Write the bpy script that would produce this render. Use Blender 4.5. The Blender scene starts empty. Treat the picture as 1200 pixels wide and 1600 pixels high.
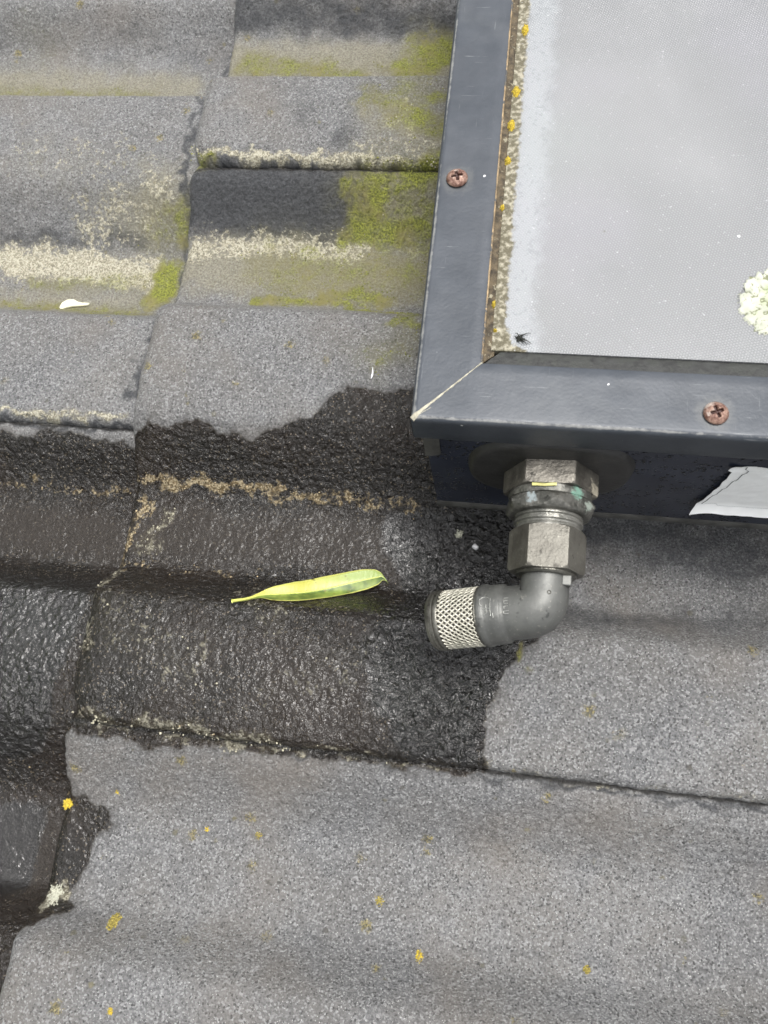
import bpy, math, random
import numpy as np
from mathutils import Matrix, Vector, Euler

# ------------------------------------------------------------------ roof frame, camera, light
# everything is measured in millimetres on the roof: x runs up the slope, y across it, z away from the tiles;
# ROOF turns that frame into the world (a roof of 20 degrees pitch, 3 m above the ground)
PITCH = math.radians(20)
ROOF = Matrix.Translation((0, 0, 3.2)) @ Matrix.Rotation(-PITCH, 4, 'Y')
SC = bpy.context.scene
COL = SC.collection
rng = np.random.RandomState(7)
random.seed(7)

cam_d = bpy.data.cameras.new('camera')
cam = bpy.data.objects.new('camera', cam_d); COL.objects.link(cam)
CM = Matrix(((0.98763, -0.07568, 0.13731, 0.183055), (0.11217, 0.95296, -0.28156, -0.404663),
             (-0.10955, 0.29348, 0.94967, 0.358320), (0, 0, 0, 1)))
cam.matrix_world = ROOF @ CM
cam_d.sensor_fit = 'VERTICAL'; cam_d.sensor_height = 24; cam_d.lens = 24 * 1202 / 1600
cam_d.clip_start = 0.01; cam_d.clip_end = 500
cam_d.dof.use_dof = True; cam_d.dof.focus_distance = 0.325; cam_d.dof.aperture_fstop = 14
SC.camera = cam

SUN_V = ROOF.to_3x3() @ Vector((.17, .14, 1)).normalized()      # the brightest part of the cloud stands high over the upper right of the slope
SUN_EL, SUN_AZ = math.asin(SUN_V.z), math.atan2(SUN_V.y, SUN_V.x)   # azimuth from +X towards +Y
world = bpy.data.worlds.new('World'); SC.world = world; world.use_nodes = True
wn = world.node_tree.nodes; wl = world.node_tree.links
bg = wn['Background']
sky = wn.new('ShaderNodeTexSky'); sky.sky_type = 'NISHITA'; sky.sun_disc = False
sky.sun_elevation = SUN_EL; sky.sun_rotation = math.radians(90) - SUN_AZ
sky.dust_density = 6; sky.ozone_density = 1
hs = wn.new('ShaderNodeHueSaturation'); hs.inputs['Saturation'].default_value = 0.16   # thin overcast: almost white
wl.new(sky.outputs[0], hs.inputs['Color']); wl.new(hs.outputs[0], bg.inputs[0]); bg.inputs[1].default_value = 0.13
sun_d = bpy.data.lights.new('sun', 'SUN'); sun_d.energy = 1.25; sun_d.angle = math.radians(20); sun_d.color = (1, .97, .93)
sun = bpy.data.objects.new('sun', sun_d); COL.objects.link(sun)
sv = Vector((math.cos(SUN_EL) * math.cos(SUN_AZ), math.cos(SUN_EL) * math.sin(SUN_AZ), math.sin(SUN_EL)))
sun.rotation_euler = sv.to_track_quat('Z', 'Y').to_euler()
SC.view_settings.view_transform = 'Standard'; SC.view_settings.look = 'None'
SC.view_settings.exposure = 1.08; SC.view_settings.gamma = 1
SC.view_settings.use_curve_mapping = False

# ------------------------------------------------------------------ where stains, growth, damp and painted shade lie (mm on the roof)
MAP = {
    'wet': [["R",[[-0.0,-273.5],[5.6,-269.2],[12.5,-266.7],[21.4,-269.2],[30.8,-265.2],[44.0,-266.4],[48.9,-268.9],[57.1,-269.8],[65.0,-273.2],[73.3,-267.6],[82.8,-264.4],[95.2,-260.1],[101.2,-251.7],[109.2,-245.3],[128.0,-245.3],[140.3,-244.5],[177.3,-252.0],[222.2,-286.6],[222.3,-322.5],[214.9,-350.1],[204.2,-358.7],[198.6,-364.7],[193.1,-374.7],[189.3,-385.6],[187.4,-398.7],[188.6,-413.8],[146.9,-415.1],[-2.9,-417.2],[-2.2,-399.2],[1.9,-365.6],[0.3,-344.8],[-3.2,-309.1],[-2.0,-298.7]]],["R",[[-10.3,-424.8],[-3.1,-426.0],[-2.3,-433.7],[3.1,-439.3],[4.8,-444.2],[15.2,-448.0],[22.4,-449.9],[24.7,-454.5],[17.3,-462.5],[16.9,-471.3],[13.2,-478.9],[9.2,-486.1],[15.6,-489.8],[6.7,-494.3],[-0.5,-499.5],[-25.4,-450.7]]],["R",[[3.3,-414.6],[45.3,-415.1],[62.8,-416.9],[42.2,-419.7],[30.5,-416.2],[6.2,-417.8]]],["L",[[-101.5,-274.2],[-78.3,-270.7],[-64.0,-272.8],[-50.5,-268.2],[-34.4,-269.6],[-24.0,-272.4],[-8.0,-272.7],[4.2,-274.2],[12.1,-338.8],[1.9,-462.5],[10.0,-514.4],[-1.4,-534.7],[-57.9,-543.0],[-155.3,-274.0]]]],
    'film': [["R",[[131.3,-298.4],[189.8,-291.4],[222.8,-291.9],[218.6,-342.1],[196.6,-366.3],[186.4,-385.9],[186.6,-411.5],[157.5,-412.3],[137.7,-391.2],[130.2,-364.7],[148.3,-338.9],[133.4,-317.7]]],["L",[[-76.4,-350.5],[-4.7,-343.3],[-9.0,-388.6],[-10.6,-414.8],[-16.9,-432.8],[-74.8,-436.5]]],["L",[[-60.0,-454.2],[-15.4,-451.8],[-13.2,-491.1],[-41.2,-494.0]]]],
    'crust': [["R",[[4.4,-151.7],[49.0,-148.9],[100.3,-151.3]],9.1,0.75],["R",[[8.4,-107.1],[59.5,-108.4],[146.9,-112.5]],2.9,0.8],["R",[[7.5,-410.0],[33.2,-411.1],[99.9,-412.4]],3.6,0.6],["R",[[99.9,-412.4],[173.5,-413.0]],1.9,0.5],["L",[[-122.1,-154.8],[-75.9,-156.3],[-24.7,-160.0]],12.0,1.0],["L",[[-60.8,-133.1],[-31.8,-127.2]],18.0,0.5],["L",[[-19.1,-118.9]],14.0,0.5],["L",[[-77.8,-261.7],[-9.3,-262.1]],2.5,0.7],["R",[[0.2,-389.1],[2.6,-356.4],[1.0,-342.3]],2.7,0.55],["R",[[132.4,-102.4],[116.0,-77.9]],10.5,0.5],["R",[[113.4,-131.5],[143.5,-159.9]],11.8,0.35],["R",[[20.5,-307.2],[14.6,-327.9]],4.6,0.5],["R",[[77.8,-346.0],[95.0,-361.0]],8.1,0.36],["R",[[11.1,-364.7],[25.4,-372.2],[57.9,-383.2]],18.1,0.27],["R",[[94.1,-390.4],[130.9,-370.2]],17.3,0.22],["R",[[152.6,-100.3],[97.8,-102.8]],6.3,0.5],["R",[[5.9,-485.8]],3.8,1.0],["L",[[-97.2,-97.6],[-27.9,-105.1]],24.0,0.28],["R",[[199.8,-414.4],[298.4,-410.4]],1.6,0.35]],
    'ochre': [["R",[[-0.7,-292.9],[49.0,-292.1],[82.4,-294.3]],4.2,0.95],["R",[[82.4,-294.3],[143.6,-295.1]],4.4,0.7],["R",[[149.8,-294.1],[154.7,-270.6]],6.6,0.45],["R",[[7.3,-303.1],[5.5,-325.3],[1.8,-338.0]],4.7,0.9],["R",[[1.8,-338.0],[49.5,-335.3],[78.6,-334.6]],2.8,0.5],["L",[[-83.0,-293.3],[-10.5,-295.6]],3.6,0.6],["L",[[-33.9,-434.8],[-21.6,-442.2]],13.1,0.25],["R",[[2.8,-448.7]],7.9,0.6],["R",[[7.2,-407.9],[71.3,-411.7]],2.9,0.4],["R",[[-9.2,-64.0],[10.0,-73.7]],3.8,0.3],["R",[[231.8,-393.8],[286.3,-395.0]],14.3,0.22]],
    'moss': [["R",[[107.9,-121.8],[104.6,-134.2]],11.9,0.95],["R",[[126.7,-116.3],[140.1,-113.2]],9.5,0.85],["R",[[95.9,-142.6],[127.8,-140.4],[148.6,-138.6]],7.7,0.75],["R",[[47.4,-184.6],[89.9,-181.1],[138.7,-201.1]],3.5,0.8],["R",[[92.7,-175.9],[117.9,-180.7]],5.7,0.8],["R",[[129.6,-204.6],[136.2,-205.9]],3.8,0.7],["R",[[143.8,-163.9],[50.6,-159.3]],18.1,0.42],["R",[[133.3,-10.3],[117.2,-22.3]],13.2,0.8],["R",[[12.0,-19.3],[49.1,-24.4],[85.1,-28.4]],8.5,0.55],["R",[[102.6,-68.8],[123.7,-84.3],[143.3,-90.4]],8.8,0.6],["R",[[139.5,-68.7]],7.0,0.6],["R",[[118.8,-0.3]],8.5,0.6],["R",[[123.9,-131.4]],33.2,0.4],["R",[[123.7,-170.6],[59.8,-171.2]],16.3,0.36],["R",[[125.6,-68.7]],26.3,0.38],["L",[[-19.1,-135.1]],18.0,0.33],["R",[[131.5,-220.9]],15.6,0.2],["R",[[134.3,-131.2],[146.2,-151.8]],10.1,0.6],["L",[[-14.4,-158.3],[-17.5,-175.6]],7.8,1.0],["L",[[-113.4,-185.5],[-64.0,-186.8],[-22.8,-189.5]],5.0,0.5],["L",[[-10.2,-126.9],[-7.6,-140.6]],7.0,0.6],["L",[[-93.0,-170.1],[-29.5,-165.4]],6.2,0.45],["L",[[-157.1,-27.4],[-49.7,-29.8]],6.0,0.35],["L",[[-137.5,9.5]],27.8,0.15],["R",[[16.2,-109.8],[6.6,-107.9]],3.0,0.8],["R",[[123.0,-228.5],[137.4,-217.0]],12.5,0.28],["R",[[199.5,-360.5],[201.9,-365.7]],2.4,0.7]],
    'dark': [["R",[[14.0,-126.8],[52.6,-128.0],[88.6,-130.7]],19.6,1.15],["R",[[4.1,14.2],[135.6,7.2]],14.2,0.7],["L",[[-124.1,-140.7],[-33.5,-140.6]],6.4,0.6],["L",[[-122.2,-131.4],[-47.7,-127.5]],20.0,0.3],["L",[[-74.1,12.2],[-17.0,1.1]],17.5,0.4],["L",[[-164.8,12.7],[-72.8,-3.7]],20.3,0.3],["R",[[88.1,-95.0]],11.2,0.55],["R",[[58.2,-73.6],[67.4,-86.9]],9.4,0.4],["R",[[27.9,-226.4],[70.9,-245.2]],12.5,0.22],["R",[[55.7,-232.2]],5.2,0.3],["R",[[100.9,-229.8],[114.8,-239.3]],6.9,0.3],["L",[[-62.6,-231.0],[-37.4,-244.6]],10.9,0.2],["L",[[-91.1,-88.7]],16.5,0.25],["R",[[123.9,-86.5]],10.5,0.3],["R",[[229.4,-300.1],[309.3,-308.7]],16.6,0.65],["R",[[223.8,-345.3],[308.7,-332.3]],7.9,0.5],["R",[[158.9,-441.4],[303.2,-433.8]],6.3,0.28],["R",[[78.9,-489.4],[205.3,-482.5],[304.8,-477.7]],5.3,0.3],["R",[[33.2,-459.9],[119.7,-446.5]],4.1,0.3],["R",[[-4.7,-488.2],[34.9,-492.2]],4.8,0.4],["L",[[-80.8,-247.0],[-14.8,-250.4]],8.4,0.2],["L",[[-57.1,-452.4],[-1.8,-445.8]],9.8,0.2],["L",[[-4,-250],[-4,-110],[-4,0]],3.2,0.75],["L",[[-4,-440],[-4,-300]],3.5,0.8],["R",[[-2,-414.5],[150,-414.5],[300,-415]],1.6,0.7],["R",[[0,-114],[150,-115]],2.5,0.85],["L",[[-150,-267],[-5,-267]],2.0,0.8]],  # dark patches; the last lines paint grime and contact shade along noses and joints
    'damp': [["R",[[12.5,-318.0],[75.6,-316.1],[139.6,-317.2]],17.6,0.7],["L",[[-77.2,-317.9],[-14.4,-319.8]],16.1,0.75],["R",[[26.1,-375.0],[92.8,-382.4],[144.5,-390.4]],22.1,0.3],["L",[[-41.8,-470.7],[-18.1,-473.4]],18.9,0.9]],
    'tan': [["R",[[2.9,-14.2],[75.8,-17.2],[137.9,-20.0]],17.4,0.9],["R",[[6.9,-165.0],[73.6,-166.6],[143.8,-163.9]],17.5,0.9],["L",[[-159.3,-19.4],[-90.8,-22.1],[-29.3,-24.6]],16.2,0.8],["L",[[-114.6,-181.9],[-30.2,-180.4]],11.3,0.7],["R",[[106.0,-82.3],[142.3,-98.4]],15.2,0.6],["R",[[127.4,-131.3],[144.2,-123.8]],17.5,0.6],["L",[[-31.8,-127.2],[-15.2,-118.8]],23.2,0.6],["L",[[-104.4,-102.0],[-58.4,-119.5]],23.3,0.25]],
    'smooth': [["L",[[-36.9,-464.4],[-26.1,-480.0]],23.6,1.0],["L",[[-44.0,-380.0],[-20.0,-371.5]],35.9,0.75],["L",[[-77.2,-317.9],[-14.4,-319.8]],17.5,0.6],["R",[[5.0,-458.0],[4.8,-482.1]],14.5,1.0],["R",[[20.8,-378.4],[66.6,-382.3],[116.5,-388.1]],27.6,0.75],["R",[[12.5,-318.0],[75.6,-316.1],[120.6,-315.6]],17.6,0.7]],
    'leaf': [[70.8,-353.5,24.8],[76.6,-351.1,22.6],[82.8,-347.5,17.6],[90.5,-346.0,15.2],[101.3,-343.3,10.8],[112.0,-339.3,5.1],[123.2,-334.8,1.6],[132.1,-331.5,1.6],[136.3,-330.2,1.6]],
    'spots': {"flake":[-66.2,-183.3,-14.0],"frag":[177.1,-312.7,0.0],"ring":[168.6,-306.4,0.0],"feather":[121.2,-237.3,25.4],"white":[5.6,-486.3,0.8],"y1":[25.7,-441.1,2.8],"y2":[167.7,-488.1,2.2],"y3":[148.8,-470.3,0.0],"y4":[69.0,-451.8,0.0],"y5":[92.5,-451.2,0.0],"y6":[1.3,-449.2,0.0],"y7":[37.0,-491.9,7.1],"y8":[110.8,-483.3,0.0],"y9":[235.3,-484.1,0.0],"y10":[49.9,-518.8,24.9],"y11":[137.4,-484.6,0.1],"y12":[198.2,-499.1,18.3]},
}


# ------------------------------------------------------------------ numpy noise
_perm = rng.permutation(512)
_ga = rng.rand(512) * 2 * np.pi
def perlin(x, y, seed=0):
    xi = np.floor(x).astype(np.int64); yi = np.floor(y).astype(np.int64)
    xf = x - xi; yf = y - yi
    def g(ix, iy, dx, dy):
        h = _perm[(_perm[(ix + seed * 37) & 511] + iy) & 511]
        a = _ga[h]; return np.cos(a) * dx + np.sin(a) * dy
    u = xf * xf * xf * (xf * (xf * 6 - 15) + 10); v = yf * yf * yf * (yf * (yf * 6 - 15) + 10)
    a = g(xi, yi, xf, yf); b = g(xi + 1, yi, xf - 1, yf); c = g(xi, yi + 1, xf, yf - 1); d = g(xi + 1, yi + 1, xf - 1, yf - 1)
    return ((a + (b - a) * u) * (1 - v) + (c + (d - c) * u) * v) * 1.5
def fbm(x, y, n=3, seed=0):
    r = 0; a = 1.
    for k in range(n): r = r + a * perlin(x * 2**k, y * 2**k, seed + k); a *= .5
    return r
def sstep(a, b, v):
    q = np.clip((v - a) / (b - a), 0, 1); return q * q * (3 - 2 * q)
def profile(s):
    t = np.mod(s, 150.)
    return np.where(t < 58, 24 * sstep(34, 56, t), np.where(t < 110, 24 + 1.5 * np.sin(np.pi * (t - 58) / 52), 24 * (1 - sstep(108, 150, t))))

# ------------------------------------------------------------------ object helpers
TOPS = []
def mesh_data(name, V, Fc, mats=(), smooth=True, attrs=None, sharp=None):
    V = np.asarray(V, float) / 1000.0
    me = bpy.data.meshes.new(name)
    if isinstance(Fc, np.ndarray):
        k = Fc.shape[1]; me.vertices.add(len(V)); me.vertices.foreach_set('co', V.ravel())
        me.loops.add(Fc.size); me.loops.foreach_set('vertex_index', Fc.ravel().astype(np.int32))
        me.polygons.add(len(Fc)); me.polygons.foreach_set('loop_start', np.arange(0, Fc.size, k, dtype=np.int32))
        me.update(calc_edges=True); me.validate()
    else:
        me.from_pydata([tuple(v) for v in V], [], Fc)
    for m in mats: me.materials.append(m)
    me.polygons.foreach_set('use_smooth', [smooth] * len(me.polygons))
    if sharp: me.set_sharp_from_angle(angle=math.radians(sharp))
    for an, av in (attrs or {}).items():
        a = me.attributes.new(an, 'FLOAT', 'POINT'); a.data.foreach_set('value', np.asarray(av, np.float32))
    me.update()
    return me
def node(name, loc, parent=None, data=None):
    """loc in roof mm for top-level objects; children keep their mesh in the parent's own frame"""
    o = bpy.data.objects.new(name, data); COL.objects.link(o)
    if parent is None:
        TOPS.append(o); o.matrix_world = ROOF @ Matrix.Translation(Vector(loc) / 1000.0)
    else:
        o.parent = parent
    return o
def thing(name, label, cat, loc, data=None, group=None, kind=None):
    o = node(name, loc, None, data); o['label'] = label; o['category'] = cat; o['org'] = [float(c) for c in loc]
    if group: o['group'] = group
    if kind: o['kind'] = kind
    return o
def part(name, V, Fc, mats, parent, root=None, label=None, **kw):
    org = np.array((root or parent)['org'])
    me = mesh_data(name, np.asarray(V, float) - org, Fc, mats, **kw)
    o = node(name, None, parent, me)
    if label: o['label'] = label
    return o
def gridfaces(nu, nv, closed_v=False, off=0):
    i = np.arange(nu - 1)[:, None]; j = np.arange(nv if closed_v else nv - 1)[None, :]
    j2 = (j + 1) % nv
    a = i * nv + j; b = (i + 1) * nv + j; c = (i + 1) * nv + j2; d = i * nv + j2
    return np.stack([a, b, c, d], -1).reshape(-1, 4) + off
def frame_of(axis, up=(0, 0, 1)):
    a = np.array(axis, float); a /= np.linalg.norm(a)
    u = np.array(up, float); u -= a * (u @ a); u /= np.linalg.norm(u)
    return a, u, np.cross(a, u)
def lathe(base, axis, prof, n=96, hexR=None, phase=0., up=(0, 0, 1), wob=0.):
    """prof: list of (t, r) along axis; hexR: corner radius of a hexagon that trims it"""
    a, u, w = frame_of(axis, up); base = np.array(base, float)
    th = np.arange(n) * 2 * np.pi / n
    rows = []
    for i, (t, r) in enumerate(prof):
        rr = np.full(n, float(r))
        if hexR:
            ap = hexR * math.cos(math.pi / 6)
            k = np.mod(th + phase, math.pi / 3) - math.pi / 6
            rr = np.minimum(rr, ap / np.cos(k))
        if wob: rr = rr * (1 + wob * np.array([perlin(np.array([3 * math.cos(x) + i * .7]), np.array([3 * math.sin(x) + t * .3]))[0] for x in th]))
        rows.append(base + a * t + np.outer(rr * np.cos(th), u) + np.outer(rr * np.sin(th), w))
    return np.concatenate(rows), gridfaces(len(prof), n, True)
def sweep(path, radii, n=48, up=(0, 0, 1)):
    P = np.array(path, float); T = np.gradient(P, axis=0); T /= np.linalg.norm(T, axis=1)[:, None]
    a, u, w = frame_of(T[0], up); rows = []; th = np.arange(n) * 2 * np.pi / n
    for p, t, r in zip(P, T, radii):
        u = u - t * (u @ t); u /= np.linalg.norm(u); w = np.cross(t, u)
        rows.append(p + np.outer(r * np.cos(th), u) + np.outer(r * np.sin(th), w))
    return np.concatenate(rows), gridfaces(len(P), n, True)
def box(x0, x1, y0, y1, z0, z1):
    V = [(x, y, z) for x in (x0, x1) for y in (y0, y1) for z in (z0, z1)]
    return V, [(0, 1, 3, 2), (4, 6, 7, 5), (0, 4, 5, 1), (2, 3, 7, 6), (0, 2, 6, 4), (1, 5, 7, 3)]

# ------------------------------------------------------------------ materials
class MT:
    def __init__(s, name):
        s.m = bpy.data.materials.new(name); s.m.use_nodes = True
        s.n = s.m.node_tree.nodes; s.l = s.m.node_tree.links; s.b = s.n['Principled BSDF']
        s.tc = s.n.new('ShaderNodeTexCoord').outputs['Object']
    def N(s, t, **kw):
        x = s.n.new('ShaderNode' + t)
        for k, v in kw.items():
            if k.startswith('i_'): x.inputs[k[2:].replace('_', ' ')].default_value = v
            else: setattr(x, k, v)
        return x
    def noise(s, sc, det=2, rough=.5, vec=None, dist=0):
        x = s.N('TexNoise', i_Scale=sc, i_Detail=det, i_Roughness=rough, i_Distortion=dist); s.l.new(vec or s.tc, x.inputs['Vector']); return x.outputs['Fac']
    def vor(s, sc, out='Distance', feature='F1', vec=None, rnd=1):
        x = s.N('TexVoronoi', feature=feature, i_Scale=sc, i_Randomness=rnd); s.l.new(vec or s.tc, x.inputs['Vector']); return x.outputs[out]
    def stretch(s, sx, sy, sz, rot=(0, 0, 0)):
        x = s.N('Mapping'); x.inputs['Scale'].default_value = (sx, sy, sz); x.inputs['Rotation'].default_value = rot
        s.l.new(s.tc, x.inputs['Vector']); return x.outputs[0]
    def attr(s, name): return s.N('Attribute', attribute_name=name).outputs['Fac']
    def put(s, sock, v):
        if isinstance(v, bpy.types.NodeSocket): s.l.new(v, sock)
        else: sock.default_value = v
    def math(s, op, a, b=0., c=None, clamp=False):
        x = s.N('Math', operation=op, use_clamp=clamp); s.put(x.inputs[0], a); s.put(x.inputs[1], b)
        if c is not None: s.put(x.inputs[2], c)
        return x.outputs[0]
    def ramp(s, v, lo, hi, a=0., b=1.):
        x = s.N('MapRange', interpolation_type='SMOOTHSTEP'); s.put(x.inputs['Value'], v)
        x.inputs['From Min'].default_value = lo; x.inputs['From Max'].default_value = hi
        s.put(x.inputs['To Min'], a); s.put(x.inputs['To Max'], b); return x.outputs['Result']
    def mix(s, f, a, b, mode='MIX'):
        x = s.N('Mix', data_type='RGBA', blend_type=mode); s.put(x.inputs[0], f)
        for i, v in ((6, a), (7, b)):
            if isinstance(v, (tuple, list)): v = tuple(v) + (1,) if len(v) == 3 else v
            elif isinstance(v, (int, float)): v = (v, v, v, 1)
            s.put(x.inputs[i], v)
        return x.outputs[2]
    def bump(s, h, dist, strength=1., prev=None):
        x = s.N('Bump'); x.inputs['Distance'].default_value = dist; s.put(x.inputs['Strength'], strength); s.put(x.inputs['Height'], h)
        if prev is not None: s.l.new(prev, x.inputs['Normal'])
        return x.outputs[0]
    def out(s, color=None, rough=None, metal=None, normal=None, **kw):
        for k, v in (('Base Color', color), ('Roughness', rough), ('Metallic', metal), ('Normal', normal)):
            if v is None: continue
            if isinstance(v, tuple): v = v + (1,) if len(v) == 3 else v
            s.put(s.b.inputs[k], v)
        for k, v in kw.items(): s.put(s.b.inputs[k.replace('_', ' ')], v)
        return s.m

def tile_material():
    s = MT('concrete_tile')
    A = s.attr
    # sanded grey coating: fine grains, some pale quartz, some dark pits
    n1 = s.noise(980, 3, .65); n2 = s.noise(26, 4, .6); n3 = s.noise(1900, 2, .7); coarse_ = s.noise(330, 3, .6)
    v1 = s.vor(620, 'Color'); v1 = s.N('SeparateColor'); s.l.new(s.vor(1350, 'Color'), v1.inputs[0]); cell = v1.outputs[0]; cell2 = v1.outputs[1]
    dry = s.mix(s.ramp(n1, .32, .68), (.11, .112, .117), (.285, .287, .29))
    dry = s.mix(s.ramp(n2, .3, .72), dry, s.mix(.6, dry, (.2, .185, .165)))
    dry = s.mix(s.math('MULTIPLY', s.ramp(s.noise(9, 3, .6), .42, .62), .35), dry, (.1, .1, .103))
    dry = s.mix(s.ramp(cell, .65, .95), dry, (.31, .312, .31))
    dry = s.mix(s.math('MULTIPLY', s.ramp(s.vor(1000, 'Distance'), .26, .12), s.ramp(s.noise(700, 1), .52, .58)), dry, (.6, .6, .58))
    dry = s.mix(s.ramp(cell2, .13, .03), dry, (.07, .07, .07))
    dry = s.mix(s.ramp(coarse_, .62, .8), dry, (.12, .12, .12))
    dry = s.mix(s.math('MULTIPLY', s.ramp(s.noise(14, 3, .6), .52, .75), .45), dry, (.19, .165, .14))       # weathered brownish patches
    nd = s.noise(90, 4, .65)
    sp = s.math('ADD', s.vor(85, 'Distance'), s.math('MULTIPLY', s.noise(420, 3, .7), .22)); spg = s.ramp(s.noise(21, 2), .45, .6)
    dry = s.mix(s.math('MULTIPLY', s.math('MULTIPLY', s.ramp(sp, .25, .17), spg), .7), dry, s.mix(s.ramp(s.noise(33, 1), .42, .56), (.075, .07, .06), (.17, .15, .07)))
    dry = s.mix(s.math('MULTIPLY', s.ramp(s.math('ADD', A('tan'), s.math('MULTIPLY', s.math('SUBTRACT', nd, .5), .8)), .1, .9), .75), dry, s.mix(s.ramp(n1, .32, .68), (.16, .148, .10), (.36, .335, .25)))
    fl = s.math('ADD', s.vor(48, 'Distance'), s.math('MULTIPLY', s.noise(520, 4, .8), .5))
    dry = s.mix(s.math('MULTIPLY', s.math('MULTIPLY', s.ramp(fl, .40, .31), s.ramp(s.noise(17, 1), .47, .55)), .8), dry, s.mix(s.ramp(cell2, .3, .8), (.09, .08, .04), (.34, .28, .10)))
    dk = s.ramp(s.math('ADD', A('dark'), s.math('MULTIPLY', s.math('SUBTRACT', nd, .5), .9)), .18, .85)
    dry = s.mix(dk, dry, s.mix(s.ramp(n1, .35, .7), (.035, .037, .04), (.085, .088, .095)))
    # damp and soaked concrete
    edge = s.math('ADD', A('wetd'), s.math('MULTIPLY', s.math('SUBTRACT', s.noise(110, 4, .6), .5), 7.0))
    wet = s.ramp(edge, -1.0, .8)
    halo = s.math('MULTIPLY', s.ramp(edge, -5.5, .3), s.ramp(s.noise(45, 3), .3, .6, .35, .85))
    dry = s.mix(s.math('MULTIPLY', halo, .6), dry, (.07, .067, .064))
    damp = s.math('MULTIPLY', A('damp'), wet)
    soaked = s.mix(s.ramp(n1, .3, .75), (.011, .0095, .008), (.044, .039, .034))
    soaked = s.mix(s.math('MULTIPLY', s.ramp(s.vor(520, 'Distance'), .2, .1), s.ramp(s.noise(330, 2), .53, .6)), soaked, (.75, .7, .6))
    soaked = s.mix(s.ramp(cell, .94, .985), soaked, (.3, .28, .24))
    soaked = s.mix(s.ramp(s.noise(18, 3), .42, .66), soaked, s.mix(.7, soaked, (.045, .031, .021)))
    dcol = s.mix(s.ramp(n1, .3, .7), (.048, .042, .038), (.090, .080, .074))
    dcol = s.mix(s.ramp(cell, .96, .985), dcol, (.2, .19, .17))
    soaked = s.mix(s.ramp(damp, .2, .7), soaked, dcol)
    film = s.math('MULTIPLY', s.ramp(s.math('ADD', A('film'), s.math('MULTIPLY', s.math('SUBTRACT', s.noise(60, 3), .5), .8)), .35, .65), wet)
    soaked = s.mix(s.math('MULTIPLY', film, .85), soaked, (.007, .0065, .006))
    col = s.mix(wet, dry, soaked)
    # growth
    g1 = s.noise(330, 3, .7); g2 = s.noise(75, 5, .7)
    def grow(name, k1, k2, lo, hi):
        v = s.math('ADD', A(name), s.math('MULTIPLY', s.math('SUBTRACT', g1, .5), k1))
        v = s.math('ADD', v, s.math('MULTIPLY', s.math('SUBTRACT', g2, .5), k2))
        return s.math('MULTIPLY', s.ramp(v, lo, hi), s.ramp(A(name), .0, .3))
    moss = grow('moss', 1.1, 1.5, .18, .95)
    mcol = s.mix(s.ramp(n1, .35, .7), (.10, .112, .022), (.34, .36, .055))
    mcol = s.mix(s.ramp(s.noise(45, 3), .45, .65), mcol, (.22, .2, .075))
    oc = grow('ochre', 1.9, 1.4, .55, .85)
    ocol = s.mix(s.ramp(cell2, .2, .9), (.17, .12, .055), (.62, .52, .34))
    cr = grow('crust', 2.2, 1.3, .42, .72)
    ccol = s.mix(s.ramp(cell2, .1, .8), (.24, .22, .155), (.56, .53, .42))
    tint = s.ramp(A('moss'), .0, .5)
    col = s.mix(s.math('MULTIPLY', tint, .55), col, (.17, .155, .06))
    col = s.mix(s.math('MULTIPLY', s.ramp(A('crust'), .1, .8), .35), col, (.26, .24, .16))
    col = s.mix(1.0, col, s.mix(wet, (.88, .883, .885), (.36, .322, .275)), 'MULTIPLY')
    col = s.mix(oc, col, s.mix(1., ocol, s.mix(wet, .9, .55), 'MULTIPLY')); col = s.mix(cr, col, s.mix(1., ccol, s.mix(wet, .88, .45), 'MULTIPLY')); col = s.mix(moss, col, s.mix(1., mcol, .88, 'MULTIPLY'))
    under = s.ramp(A('dirt'), 0, 1)
    col = s.mix(under, col, (.012, .011, .01))  # joint shade and blackened rims painted into the colour
    grown = s.math('MAXIMUM', s.math('MAXIMUM', cr, moss), oc)
    rough = s.mix(wet, s.mix(s.ramp(cell, .55, 1), .75, .5), s.mix(film, s.mix(s.ramp(damp, .1, .7), .24, .34), .11))
    rough = s.mix(grown, rough, .85)
    b0 = s.bump(s.noise(270, 3, .6, None, .6), .0042, s.math('MULTIPLY', s.math('MULTIPLY', wet, s.mix(s.ramp(damp, .1, .7), .9, .35)), s.ramp(A('smooth'), 0, 1, 1., .22)))
    b1 = s.bump(s.math('ADD', s.math('MULTIPLY', n1, 1.0), s.math('MULTIPLY', cell, .35)), .0015, s.mix(film, s.mix(wet, .95, .8), .55), b0)
    b2 = s.bump(n3, .0007, s.mix(film, .8, .2), b1)
    b3 = s.bump(grown, .0007, .5, b2)
    cb = s.bump(s.noise(330, 2, .5, None, .4), .0013, .6, b0)
    cw = s.math('MULTIPLY', s.math('MULTIPLY', wet, s.math('SUBTRACT', 1., grown)), s.mix(film, s.mix(s.ramp(damp, .1, .7), .5, .25), .8))
    return s.out(col, rough, 0., b3, Specular_IOR_Level=s.mix(wet, .5, s.mix(film, .33, .3)), Coat_Weight=cw, Coat_Roughness=s.mix(film, .11, .05), Coat_IOR=1.5, Coat_Normal=cb)

def simple(name, color, rough=.5, metal=0., var=.25, vs=200, bumpd=0., bs=400, spots=None):
    s = MT(name); n = s.noise(vs, 4, .6)
    c = s.mix(s.ramp(n, .3, .7), tuple(x * (1 - var) for x in color), tuple(min(1, x * (1 + var)) for x in color))
    if spots: c = s.mix(s.ramp(s.noise(spots[1], 3, .7), spots[2], spots[2] + .08), c, spots[0])
    nm = s.bump(s.noise(bs, 3, .6), bumpd) if bumpd else None
    return s.out(c, s.mix(n, rough * .85, min(1, rough * 1.15)), metal, nm)

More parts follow.
